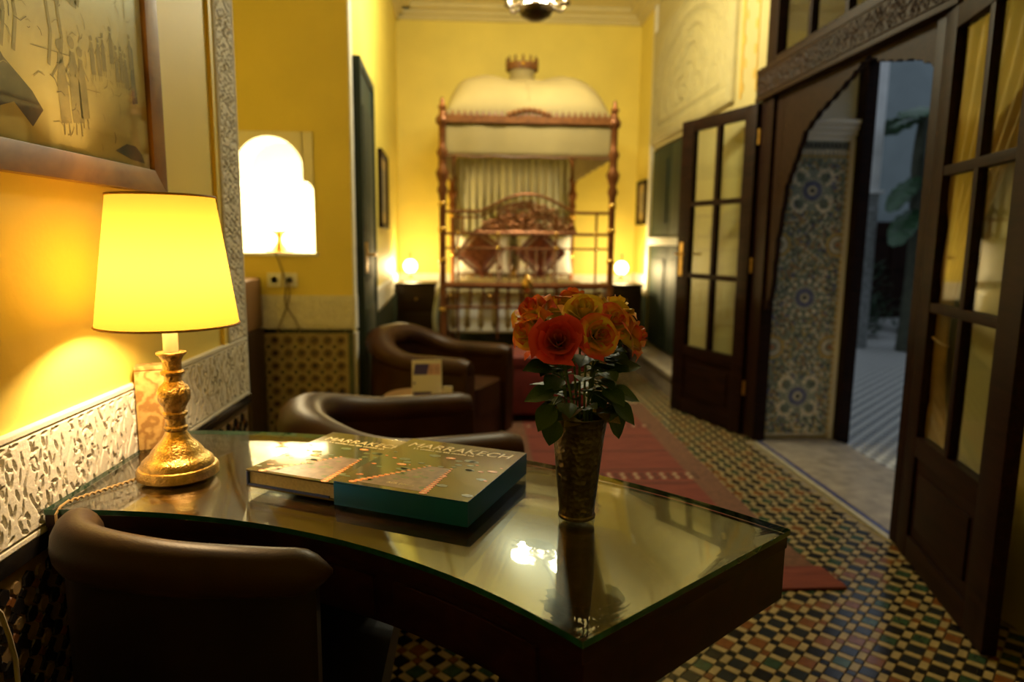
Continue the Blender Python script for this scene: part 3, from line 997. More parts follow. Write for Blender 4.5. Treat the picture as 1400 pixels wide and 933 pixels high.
MB().lathe([(0.0125, 0.229), (0.0125, 0.315), (0.008, 0.318)], 20).build('candle_sleeve', pm('ivory_plastic', (0.75, 0.68, 0.45), 0.5), lt, smooth=True)
M_SHADE = shade_mat('shade_cloth', (0.45, 0.32, 0.08), (0.19, 0.125, 0.018))
zb, zt, rb_, rt_ = 0.278, 0.500, 0.1155, 0.085
sh = MB().lathe([(rb_, zb), (rt_, zt)], 64, cap=False)
shade = sh.build('lamp_shade', M_SHADE, lt, smooth=True, recalc=False)
M_TRIM = pm('shade_trim', (0.50, 0.28, 0.08), 0.7)
for r_, z_ in ((rb_, zb), (rt_, zt)):
    MB().tube([(r_ * math.cos(2 * PI * k / 64), r_ * math.sin(2 * PI * k / 64), z_) for k in range(64)], 0.0022, 6, closed=True).build('shade_trim', M_TRIM, shade, smooth=True)
for k in range(3):
    a = 2 * PI * k / 3 + 0.4
    MB().tube([(0, 0, 0.43), (rt_ * math.cos(a), rt_ * math.sin(a), zt)], 0.0014, 5).build('shade_wire', M_BRASS, shade)
M_BULBW = emit_mat('warm_bulb', (1.0, 0.72, 0.30), 40)
MB().sphere((0, 0, 0.365), 0.016, 14, 10, sc=(1, 1, 2.3)).build('bulb', M_BULBW, lt, smooth=True)
lamp('table_lamp_light', (LX, LY, DZ + 0.365), 15.0, (1.0, 0.70, 0.38), 0.035)
M_CORD = pm('gold_cord', (0.45, 0.30, 0.12), 0.6)
cp = []
for k in range(60):
    t = k / 59
    p = Vector((-0.06, -0.03, 0.004)).lerp(Vector((-0.118, -0.134, 0.004)), t)
    p += Vector((0.0012 * math.cos(k * 1.3), 0.0012 * math.sin(k * 1.3), 0.0015 * math.sin(k * 1.3)))
    cp.append(p)
cp += [Vector((-0.121, -0.152, 0.002)), Vector((-0.122, -0.163, -0.006)), Vector((-0.120, -0.166, -0.06)), Vector((-0.115, -0.160, -0.118)), Vector((-0.09, -0.02, -0.121))]
MB().tube(cp, 0.0022, 6).build('lamp_cord', M_CORD, lt, smooth=True)

# ------------------------------------------------------------------ burl box behind the lamp
def burl():
    t = NT('burl_wood')
    co = t.coords('Object', (1, 1, 1))
    n = t.add('ShaderNodeTexNoise')
    n.inputs['Scale'].default_value = 14
    n.inputs['Detail'].default_value = 3
    n.inputs['Distortion'].default_value = 3.5
    t.link(co, n.inputs['Vector'])
    wv = t.add('ShaderNodeTexWave')
    wv.inputs['Scale'].default_value = 9
    wv.inputs['Distortion'].default_value = 16
    wv.inputs['Detail'].default_value = 3
    wv.inputs['Detail Scale'].default_value = 2.5
    t.link(co, wv.inputs['Vector'])
    mx = t.add('ShaderNodeMath', operation='MULTIPLY')
    t.link(n.outputs[0], mx.inputs[0])
    t.link(wv.outputs[1], mx.inputs[1])
    t.link(t.ramp(mx.outputs[0], [(0.05, (0.34, 0.18, 0.05)), (0.25, (0.50, 0.30, 0.09)), (0.6, (0.58, 0.38, 0.13))]), t.b.inputs['Base Color'])
    t.b.inputs['Roughness'].default_value = 0.4
    return t.m
M_BURL = burl()
bx = thing('burl_box', 'upright burl wood box standing behind the lamp against the frieze', 'box', (-0.655, 1.405, DZ), R(20))
MB().box(-0.035, 0.033, -0.016, 0.03, 0, 0.163).build('box_body', M_BURL, bx, bevel=0.002)
MB().box(-0.035, 0.033, -0.016, 0.03, 0.1645, 0.172).build('box_lid', M_BURL, bx, bevel=0.002)

# ------------------------------------------------------------------ book and slipcase
def cover_mat():
    t = NT('printed_cover')
    co = t.coords('Object', (1, 1, 1))
    n = t.add('ShaderNodeTexNoise')
    n.inputs['Scale'].default_value = 16
    n.inputs['Detail'].default_value = 7
    t.link(co, n.inputs['Vector'])
    c1 = t.ramp(n.outputs[0], [(0.25, (0.055, 0.050, 0.016)), (0.45, (0.105, 0.075, 0.026)), (0.6, (0.10, 0.10, 0.035)), (0.72, (0.19, 0.10, 0.035)), (0.82, (0.15, 0.13, 0.05))])
    n2 = t.add('ShaderNodeTexNoise')
    n2.inputs['Scale'].default_value = 6
    n2.inputs['Detail'].default_value = 2
    t.link(co, n2.inputs['Vector'])
    mx = t.add('ShaderNodeMix', data_type='RGBA')
    t.link(t.ramp(n2.outputs[0], [(0.5, (0, 0, 0)), (0.7, (1, 1, 1))]), mx.inputs[0])
    t.link(c1, mx.inputs[6])
    mx.inputs[7].default_value = (0.04, 0.085, 0.035, 1)
    t.link(mx.outputs[2], t.b.inputs['Base Color'])
    t.b.inputs['Roughness'].default_value = 0.18
    t.b.inputs['Coat Weight'].default_value = 0.6
    return t.m
M_COVER = cover_mat()
M_TEAL = pm('teal_slipcase', (0.004, 0.13, 0.38), 0.35, var=0.06)
M_INK = pm('pale_title_ink', (0.80, 0.66, 0.30), 0.4)
M_ORANGE = pm('orange_print', (0.85, 0.26, 0.05), 0.35, vscale=60)
M_AMBER = pm('amber_print', (0.95, 0.58, 0.20), 0.35)
M_PATH = pm('path_print', (0.22, 0.15, 0.10), 0.3, vscale=60, var=0.3)
M_GRNP = pm('green_print', (0.13, 0.17, 0.05), 0.3, vscale=80, var=0.4)
M_PAGES = pm('page_edges', (0.72, 0.66, 0.52), 0.7, vscale=200, var=0.12)
M_BLUES = pm('blue_spine', (0.03, 0.06, 0.30), 0.35)
BA = R(-24.0)
TITLE = text_mesh('MARRAKECH', 0.035, 0.0002, 0.12, 1.02)
TITLE.materials.append(M_INK)
TITLE_S = text_mesh('MARRAKECH', 0.0285, 0.0002, 0.12, 1.02)
TITLE_S.materials.append(M_INK)
_sb = MB()
_rg = random.Random(8)
_x = 0.0
while _x < 0.125:   # fine subtitle line, too small to read in the photo
    _w = _rg.uniform(0.0018, 0.0036)
    _sb.box(_x, _x + _w, 0, _rg.choice((0.004, 0.0055)), 0, 0.0002)
    _x += _w + (0.004 if _rg.random() < 0.18 else 0.0012)
SUB = _sb.mesh('subtitle', M_INK)
EDN = text_mesh('ACR Edition', 0.0095, 0.0002, 0.1, 1.0)
EDN.materials.append(M_INK)
def printed(parent, z, x0, W, D, with_edition=True, clipx=None):
    """flat print on a cover: title, subtitle, torch-lit path. local x along width, y along depth"""
    put('title', TITLE if with_edition else TITLE_S, parent, T(x0 + 0.014, D - 0.048, z))
    put('subtitle', SUB, parent, T(x0 + 0.035, D - 0.060, z))['kind'] = 'stuff'
    if with_edition:
        put('edition_line', EDN, parent, T(x0 + 0.083, 0.026, z))
    pth = MB().add([(x0 + 0.035, 0.012, 0), (x0 + 0.155, 0.012, 0), (x0 + 0.150, 0.125, 0), (x0 + 0.112, 0.125, 0)], [(0, 1, 2, 3)])
    pth.build('path_print', M_PATH, parent, T(0, 0, z))
    lg, am, gr = MB(), MB(), MB()
    rg = random.Random(5)
    for k in range(15):
        t = k / 14
        for ax, ay, bx_, by in ((0.030, 0.010, 0.110, 0.125), (0.160, 0.008, 0.152, 0.125)):
            r_ = 0.0052 * (1 - 0.6 * t)
            cx_, cy_ = x0 + ax + (bx_ - ax) * t, ay + (by - ay) * t
            lg.add([(cx_ + p[0] * 1.5, cy_ + p[1], 0) for p in ngon(7, r_, rg.random())], [tuple(range(7))])
            am.add([(cx_ + p[0], cy_ + p[1], 0.0001) for p in ngon(6, r_ * 0.5)], [tuple(range(6))])
    for k in range(46):
        cx_, cy_ = x0 + rg.uniform(0.006, W - 0.006), rg.uniform(0.02, D - 0.08)
        r_ = rg.uniform(0.0012, 0.0032)
        (lg if k % 4 == 0 else gr).add([(cx_ + p[0] * 1.8, cy_ + p[1], 0) for p in ngon(6, r_ * (1 if k % 4 == 0 else 2.2), rg.random())], [tuple(range(6))])
    for cx_, cy_ in ((0.125, 0.178), (0.222, 0.14), (0.06, 0.115)):
        lg.add([(x0 + cx_ + p[0] * 2, cy_ + p[1], 0) for p in ngon(8, 0.005)], [tuple(range(8))])
        am.add([(x0 + cx_ + p[0] * 2, cy_ + p[1], 0.0001) for p in ngon(8, 0.003)], [tuple(range(8))])
    for b_, m_ in ((gr, M_GRNP), (lg, M_ORANGE), (am, M_AMBER)):
        b_.build('torch_print' if b_ is not gr else 'foliage_print', m_, parent, T(0, 0, z + (0.0001 if b_ is gr else 0.0002)), recalc=False)['kind'] = 'stuff'
S0 = Vector((-0.0115, 0.982, DZ))
ux, uy = Vector((math.cos(BA), math.sin(BA), 0)), Vector((-math.sin(BA), math.cos(BA), 0))
CW, CD, CT = 0.240, 0.262, 0.040
sc = thing('slipcase', 'teal slipcase printed with a lamp-lit path and the title on top', 'slipcase', S0 - ux * CW, BA)
wl_ = 0.003
MB().box(0, CW, 0, CD, 0, wl_).box(0, CW, 0, wl_, wl_, CT - wl_).box(0, CW, CD - wl_, CD, wl_, CT - wl_).box(CW - wl_, CW, wl_, CD - wl_, wl_, CT - wl_).box(0, CW, 0, CD, CT - wl_, CT).build('case', M_TEAL, sc, bevel=0.0006)
MB().box(0.0005, CW - 0.0005, 0.0005, CD - 0.0005, CT, CT + 0.0004).build('cover_sheet', M_COVER, sc)
printed(sc, CT + 0.0006, 0.0, CW, CD)
bk = thing('art_book', 'large hardback book with white page edges sliding out of the teal slipcase', 'book', S0 - ux * (CW + 0.184), BA)
BW, BD, BT = 0.236, 0.252, 0.031
BY = 0.005
BZ = 0.0032
MB().box(0, BW, BY, BY + BD, BZ, BZ + 0.003).box(0, BW, BY, BY + BD, BZ + BT - 0.003, BZ + BT).build('cover_boards', M_COVER, bk, bevel=0.0005)
MB().box(0, 0.004, BY, BY + BD, BZ + 0.003, BZ + BT - 0.003).build('spine', M_BLUES, bk, bevel=0.001)
MB().box(0.004, BW - 0.004, BY + 0.004, BY + BD - 0.004, BZ + 0.003, BZ + BT - 0.003).build('page_block', M_PAGES, bk)
printed(bk, BZ + BT + 0.0002, 0.001, BW, BD, False)
MB().box(0.004, 0.17, BY - 0.0, BY + 0.004, BZ + 0.003, BZ + 0.006).build('board_edge', M_BLUES, bk)

# ------------------------------------------------------------------ vase
def vase_mat():
    t = NT('hammered_pewter')
    co = t.coords('Object', (1, 1, 1))
    vo = t.add('ShaderNodeTexVoronoi')
    vo.inputs['Scale'].default_value = 130
    t.link(co, vo.inputs['Vector'])
    n = t.add('ShaderNodeTexNoise')
    n.inputs['Scale'].default_value = 50
    n.inputs['Detail'].default_value = 4
    t.link(co, n.inputs['Vector'])
    t.link(t.ramp(n.outputs[0], [(0.3, (0.09, 0.075, 0.055)), (0.7, (0.22, 0.19, 0.145))]), t.b.inputs['Base Color'])
    t.b.inputs['Metallic'].default_value = 1
    t.b.inputs['Roughness'].default_value = 0.33
    t.bump(vo.outputs[0], 0.35, 0.004)
    return t.m
M_VASE = vase_mat()
VX, VY = 0.160, 1.022
VH = 0.165
vs = thing('vase', 'tapered hammered pewter vase holding the roses', 'vase', (VX, VY, DZ))
MB().lathe([(0.0275, 0.005), (0.0295, 0.03), (0.0345, 0.08), (0.0395, 0.13), (0.0445, VH - 0.002), (0.0455, VH), (0.0440, VH), (0.0425, VH - 0.006), (0.038, 0.13), (0.033, 0.08), (0.028, 0.03), (0.026, 0.012)], 48).build('vase_body', M_VASE, vs, smooth=True, recalc=False)
MB().lathe([(0.027, 0), (0.0293, 0.0015), (0.0293, 0.005), (0.0275, 0.0075)], 48).build('foot_ring', M_VASE, vs, smooth=True)
MB().tube([(0.0452 * math.cos(2 * PI * k / 48), 0.0452 * math.sin(2 * PI * k / 48), VH) for k in range(48)], 0.0012, 6, closed=True).build('lip', M_VASE, vs, smooth=True)

# ------------------------------------------------------------------ roses
def petal_material(name, base, mid, rim, e0=0.25, e1=0.7):
    t = NT(name)
    uv = t.add('ShaderNodeUVMap')
    sp_ = t.add('ShaderNodeSeparateXYZ')
    t.link(uv.outputs[0], sp_.inputs[0])
    n = t.add('ShaderNodeTexNoise')
    n.inputs['Scale'].default_value = 60
    n.inputs['Detail'].default_value = 3
    co = t.coords('Object')
    t.link(co, n.inputs['Vector'])
    oi = t.add('ShaderNodeObjectInfo')
    m1 = t.add('ShaderNodeMath', operation='MULTIPLY_ADD')
    t.link(n.outputs[0], m1.inputs[0])
    m1.inputs[1].default_value = 0.5
    t.link(sp_.outputs[1], m1.inputs[2])
    m2 = t.add('ShaderNodeMath', operation='MULTIPLY_ADD')
    t.link(oi.outputs['Random'], m2.inputs[0])
    m2.inputs[1].default_value = 0.35
    t.link(m1.outputs[0], m2.inputs[2])
    m3 = t.add('ShaderNodeMath', operation='MULTIPLY')
    t.link(m2.outputs[0], m3.inputs[0])
    m3.inputs[1].default_value = 0.66
    m2 = m3
    t.link(t.ramp(m2.outputs[0], [(0.0, base), (0.30 + e0, base), (0.42 + e1 * 0.38, mid), (0.90, rim)]), t.b.inputs['Base Color'])
    t.b.inputs['Roughness'].default_value = 0.55
    t.b.inputs['Subsurface Weight'].default_value = 0.0
    t.b.inputs['Sheen Weight'].default_value = 0.2
    return t.m
M_PBI = petal_material('bicolour_petal', (0.90, 0.72, 0.16), (0.88, 0.38, 0.09), (0.78, 0.07, 0.09), 0.30, 0.75)
M_PYE = petal_material('yellow_petal', (0.92, 0.74, 0.16), (0.90, 0.60, 0.10), (0.88, 0.36, 0.07), 0.4, 1.0)
M_PRD = petal_material('red_petal', (0.60, 0.03, 0.05), (0.70, 0.04, 0.07), (0.78, 0.06, 0.09))
M_STEM = pm('rose_stem', (0.06, 0.14, 0.03), 0.45, vscale=30, var=0.3)
M_LEAF = pm('rose_leaf', (0.020, 0.070, 0.014), 0.55, vscale=30, var=0.4)
M_LEAFY = pm('yellowing_leaf', (0.20, 0.15, 0.03), 0.45, vscale=30, var=0.4)
NP = 15
def petal_mesh(k, mat, open_=1.0):
    rg = random.Random(100 + k)
    t = k / (NP - 1)
    nu, nv = 6, 6
    Rr = 0.030
    rb0 = 0.002 + 0.004 * t
    rt0 = Rr * (0.14 + 0.86 * t ** 0.9) * open_
    h = Rr * (1.38 - 0.42 * t)
    wd = R(150 - 62 * t)
    curl = 0.010 * max(0, t - 0.25)
    ruff = 0.0016 * (0.3 + t)
    ph = rg.uniform(0, 6)
    v, uvs = [], []
    for j in range(nv + 1):
        s = j / nv
        for i in range(nu + 1):
            u = -1 + 2 * i / nu
            ww = wd / 2 * (0.35 + 0.65 * math.sin(min(1, s * 1.25) * PI / 2))
            a = u * ww
            r_ = rb0 + (rt0 - rb0) * (s ** 0.75)
            r_ += curl * max(0, s - 0.6) / 0.4 * (1.0 + 0.8 * u * u) - 0.0012 * (1 - u * u) * (1 - s) + ruff * math.sin(u * 4 + ph) * s
            z = h * (s ** (1.0 + 0.25 * t)) * (1 - 0.20 * u * u * s)
            z -= curl * 1.0 * max(0, s - 0.8) / 0.2 * (1 + 0.5 * u * u)
            z += ruff * 0.8 * math.cos(u * 5 + ph) * s
            v.append((r_ * math.cos(a), r_ * math.sin(a), z))
            uvs.append((u, s * (0.8 + 0.2 * u * u)))
    f = [(j * (nu + 1) + i, j * (nu + 1) + i + 1, (j + 1) * (nu + 1) + i + 1, (j + 1) * (nu + 1) + i) for j in range(nv) for i in range(nu)]
    me = bpy.data.meshes.new('petal')
    me.from_pydata(v, [], f)
    me.materials.append(mat)
    ul = me.uv_layers.new(name='UVMap')
    for lp in me.loops:
        ul.data[lp.index].uv = uvs[lp.vertex_index]
    me.polygons.foreach_set('use_smooth', [True] * len(f))
    return me
PET = {n: [petal_mesh(k, m) for k in range(NP)] for n, m in (('bi', M_PBI), ('ye', M_PYE), ('rd', M_PRD))}
def leaf_mesh(mat):
    v, f = [], []
    n = 7
    for j in range(n + 1):
        s = j / n
        wdt = 0.46 * math.sin(PI * min(1, s * 1.02)) ** 0.8 * (1 - 0.35 * s)
        if j == n:
            wdt = 0.0
        droop = -0.25 * s * s
        for u in (-1, -0.5, 0, 0.5, 1):
            v.append((s, u * wdt, droop + 0.10 * abs(u) * wdt * 2 + 0.012 * math.sin(j * 2.2) * abs(u)))
    for j in range(n):
        for i in range(4):
            a = j * 5 + i
            f.append((a, a + 1, a + 6, a + 5))
    me = bpy.data.meshes.new('leaf')
    bmx = MB().add(v, f)
    bmx.tube([(-0.35, 0, 0.05), (0, 0, 0), (0.5, 0, -0.065), (0.95, 0, -0.24)], [0.025, 0.025, 0.02, 0.008], 5)
    return bmx.mesh('leaf', mat, smooth=True, recalc=False)
LEAF = [leaf_mesh(M_LEAF), leaf_mesh(M_LEAFY)]
def dir_mat(p, d, roll=0.0, s=1.0):
    q = Vector(d).normalized().to_track_quat('Z', 'Y')
    return T(*p) @ q.to_matrix().to_4x4() @ RZ(roll) @ Matrix.Scale(s, 4)
def leaf_mat4(p, d, up, s):
    d = Vector(d).normalized()
    y = Vector(up).cross(d).normalized()
    z = d.cross(y)
    return frame(p, d * s, y * s, z * s)
def rose(name_label, kind, c, d, size, leaves=4, seed=0, base=(0, 0), extra=()):
    rg = random.Random(seed)
    b0 = Vector((VX + base[0], VY + base[1], DZ + 0.02))
    t = thing('rose', name_label, 'rose', b0, 0)
    c = Vector(c) - b0
    d = Vector(d).normalized()
    off = rg.uniform(0, 6)
    for k in range(NP):
        put('petal', PET[kind][k], t, dir_mat(c - d * 0.02 * size, d, off + k * 2.399, size))
    cb = c - d * 0.02 * size
    sep = MB()
    for k in range(5):
        pl = [(0.001, -0.003, 0), (0.012, -0.005, -0.001), (0.022, 0, -0.007), (0.012, 0.005, -0.001), (0.001, 0.003, 0)]
        sep.add(pl, [(0, 1, 2, 3, 4)], 0, dir_mat(cb, d, k * 1.257, size))
    sep.lathe([(0.002, -0.009), (0.0052, -0.005), (0.0058, 0.0), (0.004, 0.004)], 10, 0, dir_mat(cb, d, 0, size))
    sep.build('sepals', M_STEM, t, recalc=False)
    rim = Vector((base[0] * -0.6 + (c.x) * 0.22, (c.y) * 0.22, VH - 0.02))
    lim = 0.030
    rl = math.hypot(rim.x + base[0], rim.y + base[1])
    if rl > lim:
        rim.x, rim.y = (rim.x + base[0]) * lim / rl - base[0], (rim.y + base[1]) * lim / rl - base[1]
    pts = []
    p0, p1, p2, p3 = Vector((0, 0, 0)), rim * 1.0, cb - d * 0.05, cb - d * 0.006
    for k in range(13):
        s = k / 12
        if s < 0.4:
            pts.append(p0.lerp(p1, s / 0.4))
        else:
            q = (s - 0.4) / 0.6
            a = p1 + Vector((0, 0, 0.03))
            pts.append(p1 * (1 - q) ** 3 + a * 3 * q * (1 - q) ** 2 + p2 * 3 * q * q * (1 - q) + p3 * q ** 3)
    MB().tube(pts, 0.0019, 7).build('stem', M_STEM, t, smooth=True)
    leaves += 4
    for k in range(leaves):
        s = 5 + (k * 5.6 / max(1, leaves)) + rg.uniform(-0.3, 0.3)
        i = int(s)
        p = pts[min(i, 11)].lerp(pts[min(i + 1, 12)], s - i)
        a = rg.uniform(0, 2 * PI)
        out = Vector((p.x + b0.x - VX, p.y + b0.y - VY, 0))
        if out.length > 0.008:
            a = math.atan2(out.y, out.x) + rg.uniform(-1.2, 1.2)
        dl = Vector((math.cos(a), math.sin(a), rg.uniform(-0.45, 0.6)))
        sz = rg.uniform(0.030, 0.046)
        put('leaf', LEAF[1 if rg.random() < 0.13 else 0], t, leaf_mat4(p + dl.normalized() * 0.3 * sz, dl, (rg.uniform(-.4, .4), rg.uniform(-.4, .4), 1), sz))
    for p, dl, sz in extra:
        put('leaf', LEAF[0], t, leaf_mat4(Vector(p) - b0, dl, (0.1, -0.5, 1), sz))
    return t
RG = 'roses in the pewter vase'
rose('large open red rose facing out at the front of the bouquet', 'rd', (0.118, 0.958, 1.045), (-0.12, -1, 0.42), 1.12, 3, 1, (-0.006, -0.008))
rose('orange and yellow rose on the outer edge beside the red rose', 'bi', (0.080, 1.000, 1.052), (-0.75, -0.55, 0.35), 1.05, 5, 2, (-0.012, 0.0), [((0.118, 0.985, 0.965), (-1, -0.2, -0.1), 0.048), ((0.116, 0.985, 0.945), (-0.6, -0.5, -0.7), 0.046), ((0.118, 0.982, 0.925), (-0.25, -0.3, -1), 0.042), ((0.112, 0.99, 1.0), (-0.8, -0.4, 0.15), 0.046), ((0.125, 0.985, 0.985), (-0.5, -0.8, 0.0), 0.044), ((0.13, 0.975, 0.95), (0.1, -1, -0.1), 0.04)])
rose('flame-edged rose leaning out above the red rose, towards the armchairs', 'bi', (0.086, 1.022, 1.082), (-0.55, -0.35, 0.85), 1.0, 4, 3, (-0.010, 0.006))
rose('pale yellow rose half hidden behind the large red rose', 'ye', (0.122, 1.055, 1.082), (-0.2, -0.2, 1), 0.85, 4, 4, (-0.004, 0.010))
rose('open yellow rose at the crown of the bouquet, just above the red rose', 'ye', (0.160, 1.000, 1.083), (0.0, -0.7, 0.75), 1.02, 3, 5, (0, 0))
rose('orange rose at the back of the bouquet behind the crown rose', 'bi', (0.152, 1.075, 1.094), (0.0, 0.3, 1), 0.95, 4, 6, (0.0, 0.012))
rose('small red-hearted yellow rose right beside the large red rose', 'bi', (0.178, 0.966, 1.052), (0.2, -1, 0.25), 0.92, 3, 7, (0.004, -0.009))
rose('rose with red rim and yellow outer petals between crown and outer rose', 'bi', (0.205, 0.995, 1.068), (0.35, -0.75, 0.55), 0.88, 3, 8, (0.008, -0.003))
rose('tall yellow rose standing highest towards the open doors', 'ye', (0.216, 1.040, 1.086), (0.35, 0.05, 1), 0.90, 4, 9, (0.008, 0.008))
rose('yellow rose with crimson edges drooping outwards towards the open doors', 'bi', (0.236, 1.000, 1.046), (0.95, -0.4, 0.30), 0.98, 5, 10, (0.012, 0.002), [((0.200, 0.99, 0.965), (1, -0.1, -0.15), 0.048), ((0.204, 0.99, 0.948), (0.8, -0.3, -0.55), 0.048), ((0.206, 1.0, 0.932), (0.45, -0.2, -1), 0.046), ((0.206, 1.0, 0.995), (1, 0.0, 0.3), 0.044), ((0.19, 0.98, 0.97), (0.5, -0.8, -0.2), 0.044), ((0.185, 0.975, 0.995), (0.3, -0.9, 0.1), 0.04)])
rose('orange rose tucked behind the drooping outer rose', 'bi', (0.226, 1.048, 1.062), (0.7, 0.3, 0.65), 0.9, 4, 11, (0.010, 0.010))

# ------------------------------------------------------------------ leather desk chair tucked under the desk
def leather(name, dark, light, rough=0.34, spec=0.25):
    t = NT(name)
    co = t.coords('Object')
    n = t.add('ShaderNodeTexNoise')
    n.inputs['Scale'].default_value = 7
    n.inputs['Detail'].default_value = 4
    t.link(co, n.inputs['Vector'])
    t.link(t.ramp(n.outputs[0], [(0.3, dark), (0.75, light)]), t.b.inputs['Base Color'])
    t.b.inputs['Roughness'].default_value = rough
    t.b.inputs['Specular IOR Level'].default_value = spec
    vo = t.add('ShaderNodeTexVoronoi')
    vo.inputs['Scale'].default_value = 350
    t.link(co, vo.inputs['Vector'])
    t.bump(vo.outputs[0], 0.08, 0.002)
    return t.m
M_LEATH = leather('brown_leather', (0.030, 0.0105, 0.003), (0.058, 0.022, 0.006), 0.42, 0.18)
M_LEATHD = leather('dark_leather', (0.008, 0.005, 0.0025), (0.016, 0.010, 0.005), 0.42, 0.2)
ch = thing('desk_chair', 'dark leather desk chair with a rolled curved back tucked under the desk', 'chair', (-0.36, 1.10, 0))
def cpath(s):
    """plan curve of the chair back, s 0..1 from wall side to open side"""
    P = [Vector((-0.595, 1.03)), Vector((-0.560, 0.945)), Vector((-0.43, 0.888)), Vector((-0.29, 0.868)), Vector((-0.190, 0.868))]
    n = len(P) - 1
    x = min(s * n, n - 1e-6)
    i = int(x)
    t = x - i
    p0, p1, p2, p3 = P[max(i - 1, 0)], P[i], P[i + 1], P[min(i + 2, n)]
    return 0.5 * ((2 * p1) + (p2 - p0) * t + (2 * p0 - 5 * p1 + 4 * p2 - p3) * t * t + (3 * p1 - p0 - 3 * p2 + p3) * t ** 3)
ro, pa = MB(), MB()
N = 28
rows, rows2 = [], []
for k in range(N + 1):
    s = k / N
    p = cpath(s)
    tg = (cpath(min(1, s + 0.01)) - cpath(max(0, s - 0.01))).normalized()
    nr = Vector((tg.y, -tg.x))
    if nr.y > 0:
        nr = -nr
    end = math.sin(PI * min(1, max(0.0, (s if s < 0.5 else 1 - s)) * 7 + 0.02) / 2) if (s < 0.143 or s > 0.857) else 1.0
    ztop = 0.792 - 0.016 * s
    hh = (0.048 - 0.018 * s) * max(0.12, end)
    ww = (0.036 - 0.008 * s) * max(0.12, end)
    zc = ztop - (0.048 - 0.018 * s)
    row = []
    for q in range(16):
        a = 2 * PI * q / 16
        row.append((p.x + nr.x * ww * math.cos(a) - ch.location.x, p.y + nr.y * ww * math.cos(a) - ch.location.y, zc + hh * math.sin(a)))
    rows.append(row)
    tp = 0.018 * max(0.3, end)
    rows2.append([(p.x + nr.x * o_ - ch.location.x, p.y + nr.y * o_ - ch.location.y, z_) for o_, z_ in ((tp, 0.40), (tp, zc), (-tp, zc), (-tp, 0.40))])
def loft(bb, rows, closed=True):
    n = len(rows[0])
    v = [p for r_ in rows for p in r_]
    f = []
    for i in range(len(rows) - 1):
        for k in range(n):
            f.append((i * n + k, i * n + (k + 1) % n, (i + 1) * n + (k + 1) % n, (i + 1) * n + k))
    f.append(tuple(range(n - 1, -1, -1)))
    f.append(tuple(range((len(rows) - 1) * n, len(rows) * n)))
    bb.add(v, f)
    return bb
loft(ro, rows).build('top_roll', leather('lit_roll_leather', (0.022, 0.011, 0.004), (0.042, 0.021, 0.008), 0.42, 0.22), ch, smooth=True, angle=60)  # lighter, browner leather on the roll: the lamp's highlight put into its colour
loft(pa, rows2[2:-2]).build('back_panel', M_LEATHD, ch, smooth=True)
seat = MB()
seat.prism([(p[0], p[1]) for p in rrect(0.46, 0.46, 0.07, 6)], 0.40, 0.47)
seat.build('seat', M_LEATHD, ch, T(-0.022, 0.035, 0), bevel=0.018, bseg=3)
MB().prism(rrect(0.44, 0.44, 0.05, 4), 0.345, 0.40).build('seat_frame', M_DESKS, ch, T(-0.022, 0.035, 0))
for sx, sy in ((-1, -1), (1, -1), (1, 1), (-1, 1)):
    MB().lathe([(0.014, 0), (0.022, 0.345)], 12).build('leg', M_DESKS, ch, T(-0.022 + sx * 0.185, 0.035 + sy * 0.185, 0), smooth=True)

# ------------------------------------------------------------------ white cable on the left dado
M_CABLE = pm('white_cable', (0.45, 0.40, 0.30), 0.5)
cb_ = [(-0.684, 0.925, 0.686), (-0.684, 0.955, 0.645), (-0.684, 0.967, 0.602), (-0.684, 0.975, 0.56), (-0.684, 0.975, 0.50), (-0.684, 0.965, 0.25), (-0.684, 0.95, 0.004)]
pts = []
for i in range(len(cb_) - 1):
    for k in range(4):
        pts.append(Vector(cb_[i]).lerp(Vector(cb_[i + 1]), k / 4))
pts.append(Vector(cb_[-1]))
cbo = MB().tube([p for p in pts], 0.0035, 7).build('power_cable', M_CABLE, None, smooth=True)
tag(cbo, 'pale power cable hanging down the dark tiled wall beside the desk chair', 'cable')

# ------------------------------------------------------------------ framed print on the left wall
M_FRAMEW = wood_mat('walnut_frame', (0.13, 0.052, 0.010), (0.34, 0.17, 0.035), 0.4, (2, 3, 8), coat=0.3)
def paper_mat():
    t = NT('aged_print_paper')
    co = t.coords('Object')
    n = t.add('ShaderNodeTexNoise')
    n.inputs['Scale'].default_value = 5
    n.inputs['Detail'].default_value = 6
    t.link(co, n.inputs['Vector'])
    t.link(t.ramp(n.outputs[0], [(0.3, (0.62, 0.44, 0.17)), (0.55, (0.82, 0.62, 0.25)), (0.75, (0.88, 0.70, 0.33))]), t.b.inputs['Base Color'])
    t.b.inputs['Roughness'].default_value = 0.35
    return t.m
M_PAPER = paper_mat()
M_SEPIA = pm('sepia_ink', (0.12, 0.065, 0.025), 0.5, vscale=30, var=0.4)
M_SEPL = pm('pale_sepia_ink', (0.40, 0.28, 0.11), 0.5, vscale=30, var=0.3)
M_GREYI = pm('grey_wash_ink', (0.20, 0.18, 0.13), 0.5, vscale=12, var=0.4)
pc = thing('framed_print', 'large sepia desert scene print in a walnut frame above the desk', 'picture', (-0.70, 0.95, 1.278))
